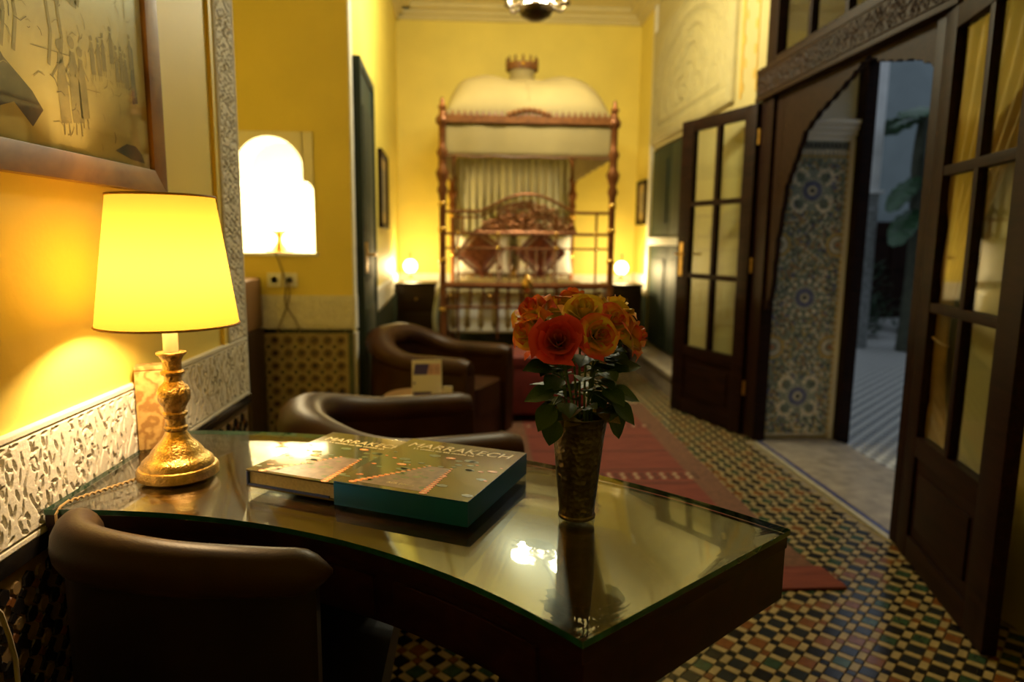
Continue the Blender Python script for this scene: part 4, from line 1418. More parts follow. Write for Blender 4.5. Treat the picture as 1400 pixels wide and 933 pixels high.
# local x = world y, local y = world z, local z = out of the wall
PCM = frame((0, 0, 0), (0, 1, 0), (0, 0, 1), (1, 0, 0))
PWD, PHT, fw = 0.615, 0.80, 0.047
x0_ = -PWD
fr_ = MB()
def mitre(bb, x0, x1, y0, y1, w_, z0, z1):
    o_ = [(x0, y0), (x1, y0), (x1, y1), (x0, y1)]
    i_ = [(x0 + w_, y0 + w_), (x1 - w_, y0 + w_), (x1 - w_, y1 - w_), (x0 + w_, y1 - w_)]
    for k in range(4):
        a, b_ = o_[k], o_[(k + 1) % 4]
        c_, d_ = i_[(k + 1) % 4], i_[k]
        yield [(a[0], a[1], z0), (b_[0], b_[1], z0), (c_[0], c_[1], z0), (d_[0], d_[1], z0), (a[0], a[1], z1), (b_[0], b_[1], z1), (c_[0], c_[1], z1 - 0.004), (d_[0], d_[1], z1 - 0.004)]
for vv in mitre(None, x0_, PWD, 0, PHT, fw, 0, 0.026):
    MB().add(vv, [(0, 3, 2, 1), (4, 5, 6, 7), (0, 1, 5, 4), (1, 2, 6, 5), (2, 3, 7, 6), (3, 0, 4, 7)]).build('frame_side', M_FRAMEW, pc, PCM, bevel=0.0015)
prn = MB().box(x0_ + fw - 0.004, PWD - fw + 0.004, fw - 0.004, PHT - fw + 0.004, 0.004, 0.012).build('print', M_PAPER, pc, PCM)
ink, inl, inkg = MB(), MB(), MB()
rg = random.Random(4)
def stroke(bb, pts, w_=0.002, z=0.0125):
    for p, q in zip(pts, pts[1:]):
        p, q = Vector(p), Vector(q)
        d = (q - p)
        if d.length < 1e-6:
            continue
        n_ = Vector((-d.y, d.x)).normalized() * w_ / 2
        bb.add([(*(p - n_), z), (*(q - n_), z), (*(q + n_), z), (*(p + n_), z)], [(0, 1, 2, 3)])
def blob(bb, pts, z=0.0124):
    bb.add([(p[0], p[1], z) for p in pts], [tuple(range(len(pts)))])
# tent, ground line, buildings, camels and robed figures (a generic caravan scene)
blob(ink, [(0.02, 0.06), (0.145, 0.105), (0.185, 0.075), (0.215, 0.105), (0.19, 0.13), (0.13, 0.165), (0.08, 0.22), (0.045, 0.215), (0.02, 0.2)])
blob(ink, [(0.43, 0.070), (0.49, 0.060), (0.545, 0.058), (0.535, 0.075), (0.51, 0.088), (0.475, 0.088)])
for x, y, h in ((0.33, 0.5, 0.11), (0.30, 0.32, 0.05), (0.51, 0.17, 0.11), (0.415, 0.46, 0.06)):
    blob(ink if h < 0.115 else inkg, [(x, y), (x + 0.022, y + 0.005), (x + 0.016, y + h * 0.5), (x + 0.012, y + h), (x + 0.002, y + h), (x - 0.002, y + h * 0.45)])
def figure(bb, x, y, s):
    blob(bb, [(x - 0.004 * s, y + 0.02 * s), (x + 0.03 * s, y + 0.025 * s), (x + 0.026 * s, y + 0.09 * s), (x + 0.016 * s, y + 0.145 * s), (x + 0.002 * s, y + 0.145 * s), (x - 0.006 * s, y + 0.09 * s)])
    stroke(bb, [(x + 0.004 * s, y), (x + 0.006 * s, y + 0.03 * s)], 0.004 * s)
    stroke(bb, [(x + 0.022 * s, y), (x + 0.02 * s, y + 0.03 * s)], 0.004 * s)
    stroke(bb, [(x + 0.012 * s, y + 0.02 * s), (x + 0.014 * s, y + 0.12 * s)], 0.003 * s)
    stroke(bb, [(x - 0.02 * s, y + 0.10 * s), (x + 0.01 * s, y + 0.135 * s), (x + 0.035 * s, y + 0.105 * s)], 0.004 * s)
    blob(bb, [(x + 0.007 * s + p[0], y + 0.16 * s + p[1]) for p in ngon(8, 0.011 * s)])
def camel(bb, x, y, s):
    for dx in (0.0, 0.018, 0.075, 0.095):
        stroke(bb, [(x + dx * s, y + 0.075 * s), (x + (dx + 0.006) * s, y + 0.035 * s), (x + (dx - 0.002) * s, y)], 0.005 * s)
    blob(bb, [(x - 0.01 * s, y + 0.075 * s), (x + 0.1 * s, y + 0.07 * s), (x + 0.11 * s, y + 0.095 * s), (x + 0.075 * s, y + 0.105 * s), (x + 0.05 * s, y + 0.13 * s), (x + 0.025 * s, y + 0.105 * s), (x - 0.01 * s, y + 0.1 * s)])
    stroke(bb, [(x + 0.105 * s, y + 0.085 * s), (x + 0.135 * s, y + 0.08 * s), (x + 0.15 * s, y + 0.125 * s), (x + 0.175 * s, y + 0.125 * s)], 0.009 * s)
figure(inl, 0.265, 0.075, 0.9)
figure(inl, 0.30, 0.08, 0.95)
figure(inl, 0.325, 0.095, 0.8)
camel(inl, 0.13, 0.18, 1.5)
camel(inl, 0.06, 0.25, 1.1)
for k in range(8):
    figure(inl, 0.37 + 0.020 * k + rg.uniform(-.005, .005), 0.20 + rg.uniform(-.02, .03), 0.45)
for k in range(26):
    y = 0.16 + 0.02 * k
    x = rg.uniform(-0.5, 0.45)
    stroke(inl, [(x, y), (x + rg.uniform(0.03, 0.12), y + rg.uniform(-0.012, 0.012))], 0.0014)
for k in range(16):
    x = rg.uniform(-0.5, 0.5)
    stroke(inl, [(x, 0.42), (x + rg.uniform(-.01, .01), 0.42 + rg.uniform(0.1, 0.3))], 0.0016)
for k in range(170):
    cx_, cy_, sp_ = rg.choice(((0.28, 0.15, 0.05), (0.42, 0.24, 0.06), (0.16, 0.27, 0.05), (0.08, 0.33, 0.05), (0.52, 0.2, 0.04), (0.35, 0.4, 0.09), (0.15, 0.5, 0.1), (-0.2, 0.3, 0.2)))
    x, y = rg.gauss(cx_, sp_), rg.gauss(cy_, sp_)
    if not (-0.53 < x < 0.53 and 0.06 < y < 0.70):
        continue
    a = rg.choice((1.4, 1.7, 0.2, 2.9)) + rg.uniform(-0.4, 0.4)
    l_ = rg.uniform(0.008, 0.035)
    stroke(inl if k % 3 else ink, [(x, y), (x + 0.5 * l_ * math.cos(a), y + 0.5 * l_ * math.sin(a)), (x + l_ * math.cos(a + 0.4), y + l_ * math.sin(a + 0.4))], rg.uniform(0.0008, 0.0018), 0.0126)
for x, y, w_, h in ((0.10, 0.40, 0.17, 0.32), (0.30, 0.33, 0.20, 0.40), (-0.25, 0.38, 0.25, 0.3)):
    stroke(inl, [(x, y), (x, y + h), (x + w_, y + h * 1.05), (x + w_, y)], 0.002)
blob(inkg, [(0.36, 0.60), (0.56, 0.53), (0.56, 0.74), (0.33, 0.74)])
for _b, _m in ((inkg, M_GREYI), (inl, M_SEPL), (ink, M_SEPIA)):
    _b.build('ink_drawing', _m, prn, T(0, 0, 0.0001 if _b is inl else 0.0), recalc=False)
MB().box(x0_ + fw - 0.003, PWD - fw + 0.003, fw - 0.003, PHT - fw + 0.003, 0.0145, 0.0165).build('glazing', M_PANE, pc, PCM)
# ------------------------------------------------------------------ club armchairs
def club_chair(label, loc, rz, w=0.70, d=0.70, zb=0.70, za=0.58):
    """local +y is the direction the sitter faces"""
    t = thing('armchair', label, 'armchair', loc, rz)
    hw, dp_ = w / 2 - 0.06, d
    rad = 0.24
    path = []
    def U(s):
        # centre line of the padded wall, from front of one arm round the back to the other
        L1 = dp_ - rad - 0.06
        La = PI / 2 * rad
        Lb = 2 * (hw - rad)
        tot = 2 * L1 + 2 * La + Lb
        x = s * tot
        y0 = dp_ / 2
        if x < L1:
            return Vector((-hw, y0 - x)), x / tot
        x -= L1
        if x < La:
            a = PI + x / rad
            return Vector((-hw + rad + rad * math.cos(a), y0 - L1 + rad * math.sin(a))), 0
        x -= La
        if x < Lb:
            return Vector((-hw + rad + x, y0 - L1 - rad)), 0
        x -= Lb
        if x < La:
            a = 1.5 * PI + x / rad
            return Vector((hw - rad + rad * math.cos(a), y0 - L1 + rad * math.sin(a))), 0
        x -= La
        return Vector((hw, y0 - L1 + x)), 0
    rowsS, rowsR = [], []
    N = 40
    for k in range(N + 1):
        s = k / N
        p, _ = U(s)
        q0, q1 = U(max(0, s - 0.01))[0], U(min(1, s + 0.01))[0]
        tg = (q1 - q0).normalized()
        nr = Vector((tg.y, -tg.x))
        if nr.dot(p) < 0:
            nr = -nr
        m = abs(s - 0.5) * 2
        e = 0.5 + 0.5 * math.cos(PI * min(1, max(0, (m - 0.12) / 0.5)))
        zt = za + (zb - za) * e
        th = 0.055
        rr = 0.058 + 0.018 * e
        endf = 1.0 if 0.02 < s < 0.98 else 0.75
        rowsS.append([(p.x + nr.x * o, p.y + nr.y * o, z) for o, z in ((th, 0.10), (th + 0.008, 0.3), (th, zt - rr), (-th + 0.01, zt - rr), (-th, 0.10))])
        rowsR.append([(p.x + nr.x * (0.008 + rr * 1.05 * math.cos(2 * PI * q / 14) * endf), p.y + nr.y * (0.008 + rr * 1.05 * math.cos(2 * PI * q / 14) * endf), zt - rr * 0.9 + rr * 0.9 * math.sin(2 * PI * q / 14) * endf) for q in range(14)])
    loft(MB(), rowsS).build('shell', M_LEATH, t, smooth=True, angle=50)
    loft(MB(), rowsR).build('arm_roll', M_LEATH, t, smooth=True, angle=60)
    cu = MB().prism(rrect(2 * hw - 0.12, dp_ - 0.12, 0.08, 5), 0.27, 0.42)
    cu.build('seat_cushion', M_LEATH, t, T(0, 0.05, 0), bevel=0.035, bseg=3)
    MB().box(-hw + 0.05, hw - 0.05, dp_ / 2 - 0.09, dp_ / 2 - 0.03, 0.10, 0.27).build('front_rail', M_LEATH, t, bevel=0.012)
    MB().prism(rrect(2 * hw - 0.08, dp_ - 0.12, 0.1, 4), 0.10, 0.27).build('seat_base', M_LEATH, t)
    for sx in (-1, 1):
        for y in (-dp_ / 2 + 0.14, dp_ / 2 - 0.07):
            MB().lathe([(0.016, 0), (0.024, 0.10)], 10).build('leg', M_DWOOD, t, T(sx * (hw - 0.03 - (0.06 if y < 0 else 0)), y, 0), smooth=True)
    return t
club_chair('brown leather club armchair with high curved back between the desk and the small table', (-0.27, 2.22, 0), R(-74), 0.68, 0.68, 0.67, 0.605)
club_chair('brown leather club armchair behind the small table, beside the green door', (-0.225, 3.74, 0), R(-114), 0.66, 0.68, 0.71, 0.60)

# small side table with brochure
M_SIDE = wood_mat('side_table_wood', (0.09, 0.045, 0.015), (0.20, 0.10, 0.04), 0.35)
st_ = thing('side_table', 'small round wooden side table between the two leather armchairs', 'table', (-0.25, 3.0, 0))
MB().lathe([(0.15, 0.475), (0.16, 0.48), (0.16, 0.495), (0.155, 0.50)], 32).build('table_top', M_SIDE, st_, smooth=True)
MB().lathe([(0.03, 0.02), (0.022, 0.1), (0.032, 0.2), (0.02, 0.3), (0.03, 0.42), (0.06, 0.475)], 18).build('pedestal', M_SIDE, st_, smooth=True)
for k in range(3):
    MB().tube([(0.02 * math.cos(k * 2.094), 0.02 * math.sin(k * 2.094), 0.10), (0.11 * math.cos(k * 2.094), 0.11 * math.sin(k * 2.094), 0.05), (0.17 * math.cos(k * 2.094), 0.17 * math.sin(k * 2.094), 0.012)], [0.016, 0.014, 0.012], 8).build('foot', M_SIDE, st_, smooth=True)
M_CARD = pm('white_card', (0.80, 0.78, 0.74), 0.4, var=0.03)
M_CBLUE = pm('blue_print', (0.06, 0.05, 0.30), 0.4)
M_CPINK = pm('pink_print', (0.62, 0.40, 0.42), 0.4, vscale=40, var=0.3)
cdt = thing('brochure', 'upright white brochure with a blue photo on the small side table', 'brochure', (-0.216, 2.985, 0.5005), R(4))
LE = RX(R(-9))
MB().box(-0.066, 0.066, 0, 0.006, 0, 0.158).build('card', M_CARD, cdt, LE)
MB().add([(-0.060, -0.0006, 0.092), (0.0, -0.0006, 0.092), (0.01, -0.0006, 0.14), (-0.052, -0.0006, 0.14)], [(0, 1, 2, 3)]).build('blue_photo', M_CBLUE, cdt, LE)
MB().add([(0.0, -0.0006, 0.092), (0.06, -0.0006, 0.092), (0.06, -0.0006, 0.14), (0.01, -0.0006, 0.14)], [(0, 1, 2, 3)]).build('pale_photo', M_CPINK, cdt, LE)
MB().box(-0.06, 0.02, -0.001, 0, 0.004, 0.016).box(-0.060, -0.052, -0.001, 0, 0.05, 0.06).build('printed_line', M_CBLUE, cdt, LE)
MB().box(-0.05, 0.05, 0.03, 0.034, 0, 0.11).build('easel_back', M_CARD, cdt, T(0, 0.012, 0) @ RX(R(12)))
tg_ = thing('price_tag', 'tiny white paper tag standing at the side table edge', 'tag', (-0.122, 2.94, 0.5005))
MB().box(-0.02, 0.02, -0.001, 0.001, 0, 0.05).build('tag_front', M_CARD, tg_, RX(R(-12)))
MB().box(-0.02, 0.02, -0.001, 0.001, 0, 0.05).build('tag_back', M_CARD, tg_, T(0, 0.022, 0) @ RX(R(12)))

# red ottoman
M_RED = pm('dark_red_velvet', (0.16, 0.012, 0.012), 0.7, vscale=12, var=0.25, sheen=0.2)
ot = thing('ottoman', 'dark red upholstered ottoman at the foot of the bed', 'ottoman', (0.45, 4.55, 0.0125))
MB().box(-0.27, 0.27, -0.22, 0.22, 0.05, 0.36).build('body', M_RED, ot, bevel=0.015)
MB().box(-0.275, 0.275, -0.225, 0.225, 0.36, 0.44).build('cushion', M_RED, ot, bevel=0.03, bseg=3)
for sx in (-1, 1):
    for sy in (-1, 1):
        MB().lathe([(0.02, 0), (0.028, 0.05)], 10).build('foot', M_DWOOD, ot, T(sx * 0.22, sy * 0.17, 0), smooth=True)

# ------------------------------------------------------------------ rug
def rug_mat():
    t = NT('red_kilim')
    tc = t.add('ShaderNodeTexCoord')
    sp_ = t.add('ShaderNodeSeparateXYZ')
    t.link(tc.outputs['Object'], sp_.inputs[0])
    n = t.add('ShaderNodeTexNoise')
    n.inputs['Scale'].default_value = 30
    n.inputs['Detail'].default_value = 6
    mp = t.coords('Object', (0.25, 3, 1))
    t.link(mp, n.inputs['Vector'])
    base = t.ramp(n.outputs[0], [(0.3, (0.10, 0.016, 0.010)), (0.55, (0.16, 0.028, 0.018)), (0.75, (0.20, 0.042, 0.026))])
    t.link(base, t.b.inputs['Base Color'])
    t.b.inputs['Roughness'].default_value = 0.9
    n2 = t.add('ShaderNodeTexNoise')
    n2.inputs['Scale'].default_value = 300
    t.link(tc.outputs['Object'], n2.inputs['Vector'])
    t.bump(n2.outputs[0], 0.4, 0.003)
    return t.m
M_RUG = rug_mat()
M_RUGB = pm('rug_brown_wool', (0.13, 0.055, 0.03), 0.9, vscale=50, var=0.35, bump=0.3, bscale=300)
M_RUGD = pm('rug_dark_wool', (0.05, 0.018, 0.015), 0.9, vscale=50)
M_RUGL = pm('rug_pale_wool', (0.40, 0.30, 0.20), 0.9, vscale=50)
rug = thing('rug', 'long red woven rug with brown edges and dashed stripes on the mosaic floor', 'rug', (0.70, 3.6, 0.0005))
RX0, RX1, RY0, RY1 = -0.52, 0.52, -1.45, 1.26
def rug_edge(y):
    return 0.045 * math.exp(-((y - RY0) / 0.25) ** 2)
def rug_slab(xa, xb, ya, yb, z1, ny=10):
    bb = MB()
    v = []
    for k in range(ny + 1):
        y = ya + (yb - ya) * k / ny
        e = rug_edge(y)
        w_ = 0.004 * math.sin(k * 1.7)
        xb2 = xb + (e + w_ if xb > 0.51 else 0)
        xa2 = xa - (w_ if xa < -0.51 else 0)
        v += [(xa2, y, 0), (xb2, y, 0), (xb2, y, z1), (xa2, y, z1)]
    f = [(0, 1, 2, 3), (4 * ny + 3, 4 * ny + 2, 4 * ny + 1, 4 * ny)]
    for k in range(ny):
        a = 4 * k
        for i in range(4):
            f.append((a + i, a + 4 + i, a + 4 + (i + 1) % 4, a + (i + 1) % 4))
    return bb.add(v, f)
rug_slab(RX0 + 0.13, RX1 - 0.13, RY0, RY1, 0.010, 16).build('field', M_RUG, rug)
rug_slab(RX1 - 0.13, RX1, RY0 + 0.16, RY1, 0.0098, 20).build('side_border', M_RUGB, rug)
rug_slab(RX0, RX0 + 0.13, RY0 + 0.16, RY1, 0.0098, 20).build('side_border', M_RUGB, rug)
rug_slab(RX1 - 0.13, RX1 + 0.02, RY0, RY0 + 0.16, 0.0098, 6).build('end_corner', M_RUG, rug)
rug_slab(RX0, RX0 + 0.13, RY0, RY0 + 0.16, 0.0098, 6).build('end_corner', M_RUG, rug)
stp_ = MB()
for y in (-0.35, -0.30, 0.62):
    for k in range(24):
        x = RX0 + 0.15 + k * 0.034
        stp_.box(x, x + 0.018, y, y + 0.028, 0.010, 0.0112, 0 if (k % 2) else 1)
for y in (-1.30, -1.2, -0.42, -0.22, 0.1, 0.4, 0.9, 1.2):
    stp_.box(RX0 + 0.13, RX1 - 0.13, y, y + 0.012, 0.010, 0.0108, 0)
stp_.build('woven_stripes', [M_RUGD, M_RUGL], rug)['kind'] = 'stuff'
fr = MB()
for k in range(41):
    x = RX0 + 0.02 + k * 0.0245
    fr.box(x, x + 0.012, RY1, RY1 + 0.06, 0, 0.006)
fr.build('fringe', M_RUGL, rug)['kind'] = 'stuff'

# ------------------------------------------------------------------ alcove cabinet, sockets, cords
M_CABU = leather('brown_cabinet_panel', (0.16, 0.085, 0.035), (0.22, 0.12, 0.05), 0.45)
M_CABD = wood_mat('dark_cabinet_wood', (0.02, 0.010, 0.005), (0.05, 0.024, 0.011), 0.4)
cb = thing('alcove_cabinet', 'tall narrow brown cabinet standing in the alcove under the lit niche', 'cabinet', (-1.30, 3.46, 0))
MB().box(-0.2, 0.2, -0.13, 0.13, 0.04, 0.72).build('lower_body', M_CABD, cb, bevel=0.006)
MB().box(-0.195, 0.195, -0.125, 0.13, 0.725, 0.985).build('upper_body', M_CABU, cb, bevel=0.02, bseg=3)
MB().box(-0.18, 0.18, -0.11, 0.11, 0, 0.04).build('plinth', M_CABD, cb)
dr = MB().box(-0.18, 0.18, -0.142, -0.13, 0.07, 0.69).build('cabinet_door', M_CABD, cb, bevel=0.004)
MB().sphere((0.14, -0.15, 0.42), 0.012, 10, 6).build('knob', M_BRASS, dr, smooth=True)
for k, x in enumerate((-1.045, -0.965)):
    s = thing('wall_socket', ('empty white wall socket under the lit niche', 'white wall socket with a black plug under the lit niche')[k], 'socket', (x, 3.618, 0.972), 0, 'sockets on the niche wall')
    MB().box(-0.036, 0.036, -0.010, 0.002, -0.036, 0.036).build('plate', M_WHITE, s, bevel=0.004)
    MB().lathe([(0.021, 0), (0.021, 0.003), (0.018, 0.003), (0.017, 0.0)], 20).build('receptacle', M_WHITE, s, T(0, -0.010, 0) @ RX(R(90)), smooth=True)
    if k:
        MB().lathe([(0.015, 0), (0.015, 0.018), (0.009, 0.026)], 14).build('plug', M_BLACK, s, T(0, -0.012, 0) @ RX(R(90)), smooth=True)
def curve_pts(P, n=6):
    P = [Vector(p) for p in P]
    out = []
    m = len(P) - 1
    for i in range(m):
        p0, p1, p2, p3 = P[max(i - 1, 0)], P[i], P[i + 1], P[min(i + 2, m)]
        for k in range(n):
            t = k / n
            out.append(0.5 * ((2 * p1) + (p2 - p0) * t + (2 * p0 - 5 * p1 + 4 * p2 - p3) * t * t + (3 * p1 - p0 - 3 * p2 + p3) * t ** 3))
    out.append(P[-1])
    return out
M_FLEX = pm('brown_flex', (0.16, 0.10, 0.04), 0.6)
o = MB().tube(curve_pts([(-1.03, 3.585, 1.116), (-1.01, 3.594, 1.06), (-0.985, 3.60, 0.95), (-0.99, 3.60, 0.85), (-0.94, 3.598, 0.76), (-0.92, 3.598, 0.70)]), 0.0035, 6).build('lamp_flex', M_FLEX, None, smooth=True)
tag(o, 'thin brown flex running from the niche lamp down the wall', 'cord')
o = MB().tube(curve_pts([(-0.965, 3.575, 0.962), (-0.962, 3.585, 0.90), (-0.985, 3.588, 0.82), (-1.02, 3.588, 0.74), (-1.03, 3.588, 0.70)]), 0.003, 6).build('plug_flex', M_FLEX, None, smooth=True)
tag(o, 'thin flex hanging from the black plug in the wall socket', 'cord')

# niche lamp: brass burner with a bright bulb
nl = thing('niche_lamp', 'small brass lamp glowing inside the arched wall niche', 'lamp', (-1.035, 3.70, 1.112))
MB().lathe([(0.07, 0), (0.072, 0.006), (0.045, 0.012), (0.03, 0.03), (0.016, 0.05), (0.012, 0.075), (0.020, 0.09), (0.040, 0.108), (0.042, 0.116), (0.024, 0.124), (0.014, 0.13)], 24).build('brass_stand', M_GOLDB, nl, smooth=True)
M_BULBN = emit_mat('niche_bulb', (1.0, 0.78, 0.42), 30)
MB().lathe([(0.012, 0.13), (0.016, 0.15), (0.010, 0.175), (0.002, 0.20)], 14).build('flame_bulb', M_BULBN, nl, smooth=True)
lamp('niche_light', (-1.035, 3.70, 1.275), 14.0, (1.0, 0.82, 0.5), 0.03)

# ------------------------------------------------------------------ four-poster bed
BX0, BX1, BYF, BYR = -0.24, 0.985, 5.0, 7.08
bed = thing('four_poster_bed', 'tall bronze four-poster bed with cream canopy and arched footboard', 'bed', ((BX0 + BX1) / 2, (BYF + BYR) / 2, 0))
bM = T(-(BX0 + BX1) / 2, -(BYF + BYR) / 2, 0)
M_SHEET = pm('white_sheet', (0.82, 0.80, 0.78), 0.8, vscale=5, var=0.04)
M_COVERB = pm('cream_bedspread', (0.55, 0.45, 0.25), 0.8, vscale=8, var=0.12)
M_CANOPY = pm('canopy_cloth', (0.30, 0.23, 0.095), 0.85, vscale=4, var=0.08)
M_CURT = pm('pale_curtain', (0.66, 0.65, 0.48), 0.85, vscale=5, var=0.08)
prof = [(0.035, 0), (0.035, 0.05), (0.022, 0.08), (0.038, 0.14), (0.022, 0.2), (0.028, 0.34), (0.045, 0.40), (0.045, 0.46), (0.028, 0.5), (0.028, 0.62), (0.024, 0.64), (0.024, 1.46), (0.026, 1.5), (0.040, 1.54), (0.026, 1.58), (0.042, 1.63), (0.050, 1.66), (0.030, 1.70), (0.028, 1.76), (0.044, 1.80), (0.026, 1.84), (0.026, 1.98), (0.044, 2.0), (0.048, 2.03), (0.026, 2.06), (0.020, 2.09), (0.032, 2.11), (0.012, 2.14), (0.016, 2.155), (0.004, 2.18)]
post_me = MB().lathe(prof, 18).mesh('post', M_BRONZE, smooth=True, angle=50)
ring_me = MB().lathe([(0.026, 0), (0.030, 0.006), (0.030, 0.03), (0.026, 0.036)], 18).mesh('brass_ring', M_GOLDB, smooth=True)
for x in (BX0, BX1):
    for y in (BYF, BYR):
        p = put('post', post_me, bed, bM @ T(x, y, 0))
        for z in (0.66, 1.02, 1.24, 1.42):
            put('brass_ring', ring_me, p, T(0, 0, z))
def bpart(name, bb, mat, **kw):
    return bb.build(name, mat, bed, bM, **kw)
def end_frame(y, top, mid, low, kind):
    h = thing_part = None
    cx = (BX0 + BX1) / 2
    bpart(kind + '_rail', MB().tube([(BX0, y, mid), (BX1, y, mid)], 0.011, 8), M_BRONZE, smooth=True)
    bpart(kind + '_rail', MB().tube([(BX0, y, low + 0.27), (BX1, y, low + 0.27)], 0.008, 8), M_BRONZE, smooth=True)
    bpart(kind + '_rail', MB().tube([(BX0, y, low), (BX1, y, low)], 0.024, 8), M_BRONZE, smooth=True)
    bpart(kind + '_rail', MB().tube([(BX0, y, low - 0.16), (BX1, y, low - 0.16)], 0.010, 8), M_BRONZE, smooth=True)
    # upper rail rising into an arch
    arc_ = [(BX0, y, top - 0.13)]
    for k in range(25):
        u = -1 + 2 * k / 24
        arc_.append((cx + u * 0.36, y, top - 0.13 + 0.13 * math.cos(u * PI / 2) ** 1.3))
    arc_.append((BX1, y, top - 0.13))
    bpart(kind + '_arch', MB().tube(arc_, 0.011, 8), M_BRONZE, smooth=True)
    for x in (BX0 + 0.11, BX0 + 0.40, BX1 - 0.40, BX1 - 0.11):
        bpart(kind + '_upright', MB().tube([(x, y, low - 0.40), (x, y, top - 0.13)], 0.009, 8), M_BRONZE, smooth=True)
        for z in (mid, low + 0.27):
            bpart('joint_ball', MB().sphere((x, y, z), 0.017, 10, 6), M_GOLDB, smooth=True)
    for k in range(7):
        x = cx - 0.19 + 0.38 * k / 6
        bpart(kind + '_spindle', MB().lathe([(0.006, 0), (0.006, 0.10), (0.014, 0.13), (0.006, 0.16), (0.006, 0.27)], 8, 0, T(x, y, low)), M_BRONZE, smooth=True)
    for k in range(12):
        x = BX0 + 0.11 + (BX1 - BX0 - 0.22) * k / 11
        bpart(kind + '_spindle', MB().lathe([(0.006, 0), (0.011, 0.08), (0.006, 0.16)], 8, 0, T(x, y, low - 0.16)), M_BRONZE, smooth=True)
    # pierced scroll plaque under the arch
    pq = MB()
    rg = random.Random(77)
    for k in range(26):
        u = -1 + 2 * (k + 0.5) / 26
        top_h = 0.05 + 0.17 * math.cos(u * PI / 2) ** 1.1
        for q in range(2 if abs(u) > 0.6 else 3):
            zc = mid + 0.02 + (top_h) * (q + 0.5) / 3
            sp_ = []
            a0 = rg.uniform(0, 6)
            sg = 1 if k % 2 else -1
            for m_ in range(12):
                a = a0 + sg * m_ * 0.62
                r_ = 0.034 * (1 - m_ / 14)
                sp_.append((cx + u * 0.33 + r_ * math.cos(a), y + 0.004 * (q - 1), zc + r_ * math.sin(a)))
            pq.tube(sp_, 0.0072, 5)
    pq.tube([(cx - 0.36, y, mid + 0.012), (cx + 0.36, y, mid + 0.012)], 0.012, 6)
    bpart('scroll_plaque', pq, M_BRONZE, smooth=True)
    # small filigree medallions in the lower band
    for x in (cx - 0.27, cx, cx + 0.27, BX1 - 0.06, BX0 + 0.055):
        mdl = MB()
        for k in range(6):
            a = k * PI / 3
            mdl.tube([(x + 0.030 * math.cos(a) + 0.018 * math.cos(2 * PI * m_ / 8), y, low - 0.08 + 0.030 * math.sin(a) + 0.018 * math.sin(2 * PI * m_ / 8)) for m_ in range(8)], 0.004, 5, closed=True)
        mdl.sphere((x, y - 0.004, low - 0.08), 0.016, 8, 6, 1)
        bpart('medallion', mdl, [M_BRONZE, M_GOLDB], smooth=True)
    bpart('crest_mask', MB().sphere((cx, y - 0.02, low + 0.0), 0.045, 12, 8, 0, (1, 0.5, 1.2)).sphere((cx, y - 0.03, low + 0.06), 0.02, 8, 6), M_GOLDB, smooth=True)
end_frame(BYF, 1.52, 1.235, 0.86, 'footboard')
end_frame(BYR, 1.55, 1.235, 0.86, 'headboard')
for x in (BX0, BX1):
    bpart('side_rail', MB().box(x - 0.02, x + 0.02, BYF, BYR, 0.40, 0.50), M_BRONZE, bevel=0.004)
bpart('mattress', MB().box(BX0 + 0.03, BX1 - 0.03, BYF + 0.04, BYR - 0.04, 0.50, 0.80), M_SHEET, bevel=0.05, bseg=3)
cov = MB()
def cover_fn(u, v):
    # bedspread profile wrapping over both sides
    prof_ = [(-0.665, 0.30), (-0.66, 0.55), (-0.645, 0.76), (-0.60, 0.825), (-0.45, 0.845), (0, 0.855), (0.45, 0.845), (0.60, 0.825), (0.645, 0.76), (0.66, 0.55), (0.665, 0.30)]
    x = u * (len(prof_) - 1)
    i = min(int(x), len(prof_) - 2)
    t = x - i
    px = prof_[i][0] * (1 - t) + prof_[i + 1][0] * t
    pz = prof_[i][1] * (1 - t) + prof_[i + 1][1] * t
    y = BYF + 0.045 + (1.25) * v
    if pz < 0.7:
        px += math.copysign(0.012 * math.sin(v * 40), px)
    return ((BX0 + BX1) / 2 + px * 0.93, y, pz)
cov.grid(cover_fn, 40, 40)
o = bpart('bedspread', cov, M_COVERB, smooth=True, recalc=False)
so = o.modifiers.new('thickness', 'SOLIDIFY')
so.thickness = 0.012
fl = MB()
fl.grid(lambda u, v: (BX0 + 0.05 + (BX1 - BX0 - 0.1) * u, BYF + 0.042 - 0.012 * math.sin(u * 70) * (1 - v), 0.55 + 0.28 * v), 90, 3)
o = bpart('bedspread_front', fl, M_COVERB, smooth=True, recalc=False)
so = o.modifiers.new('thickness', 'SOLIDIFY')
so.thickness = 0.006
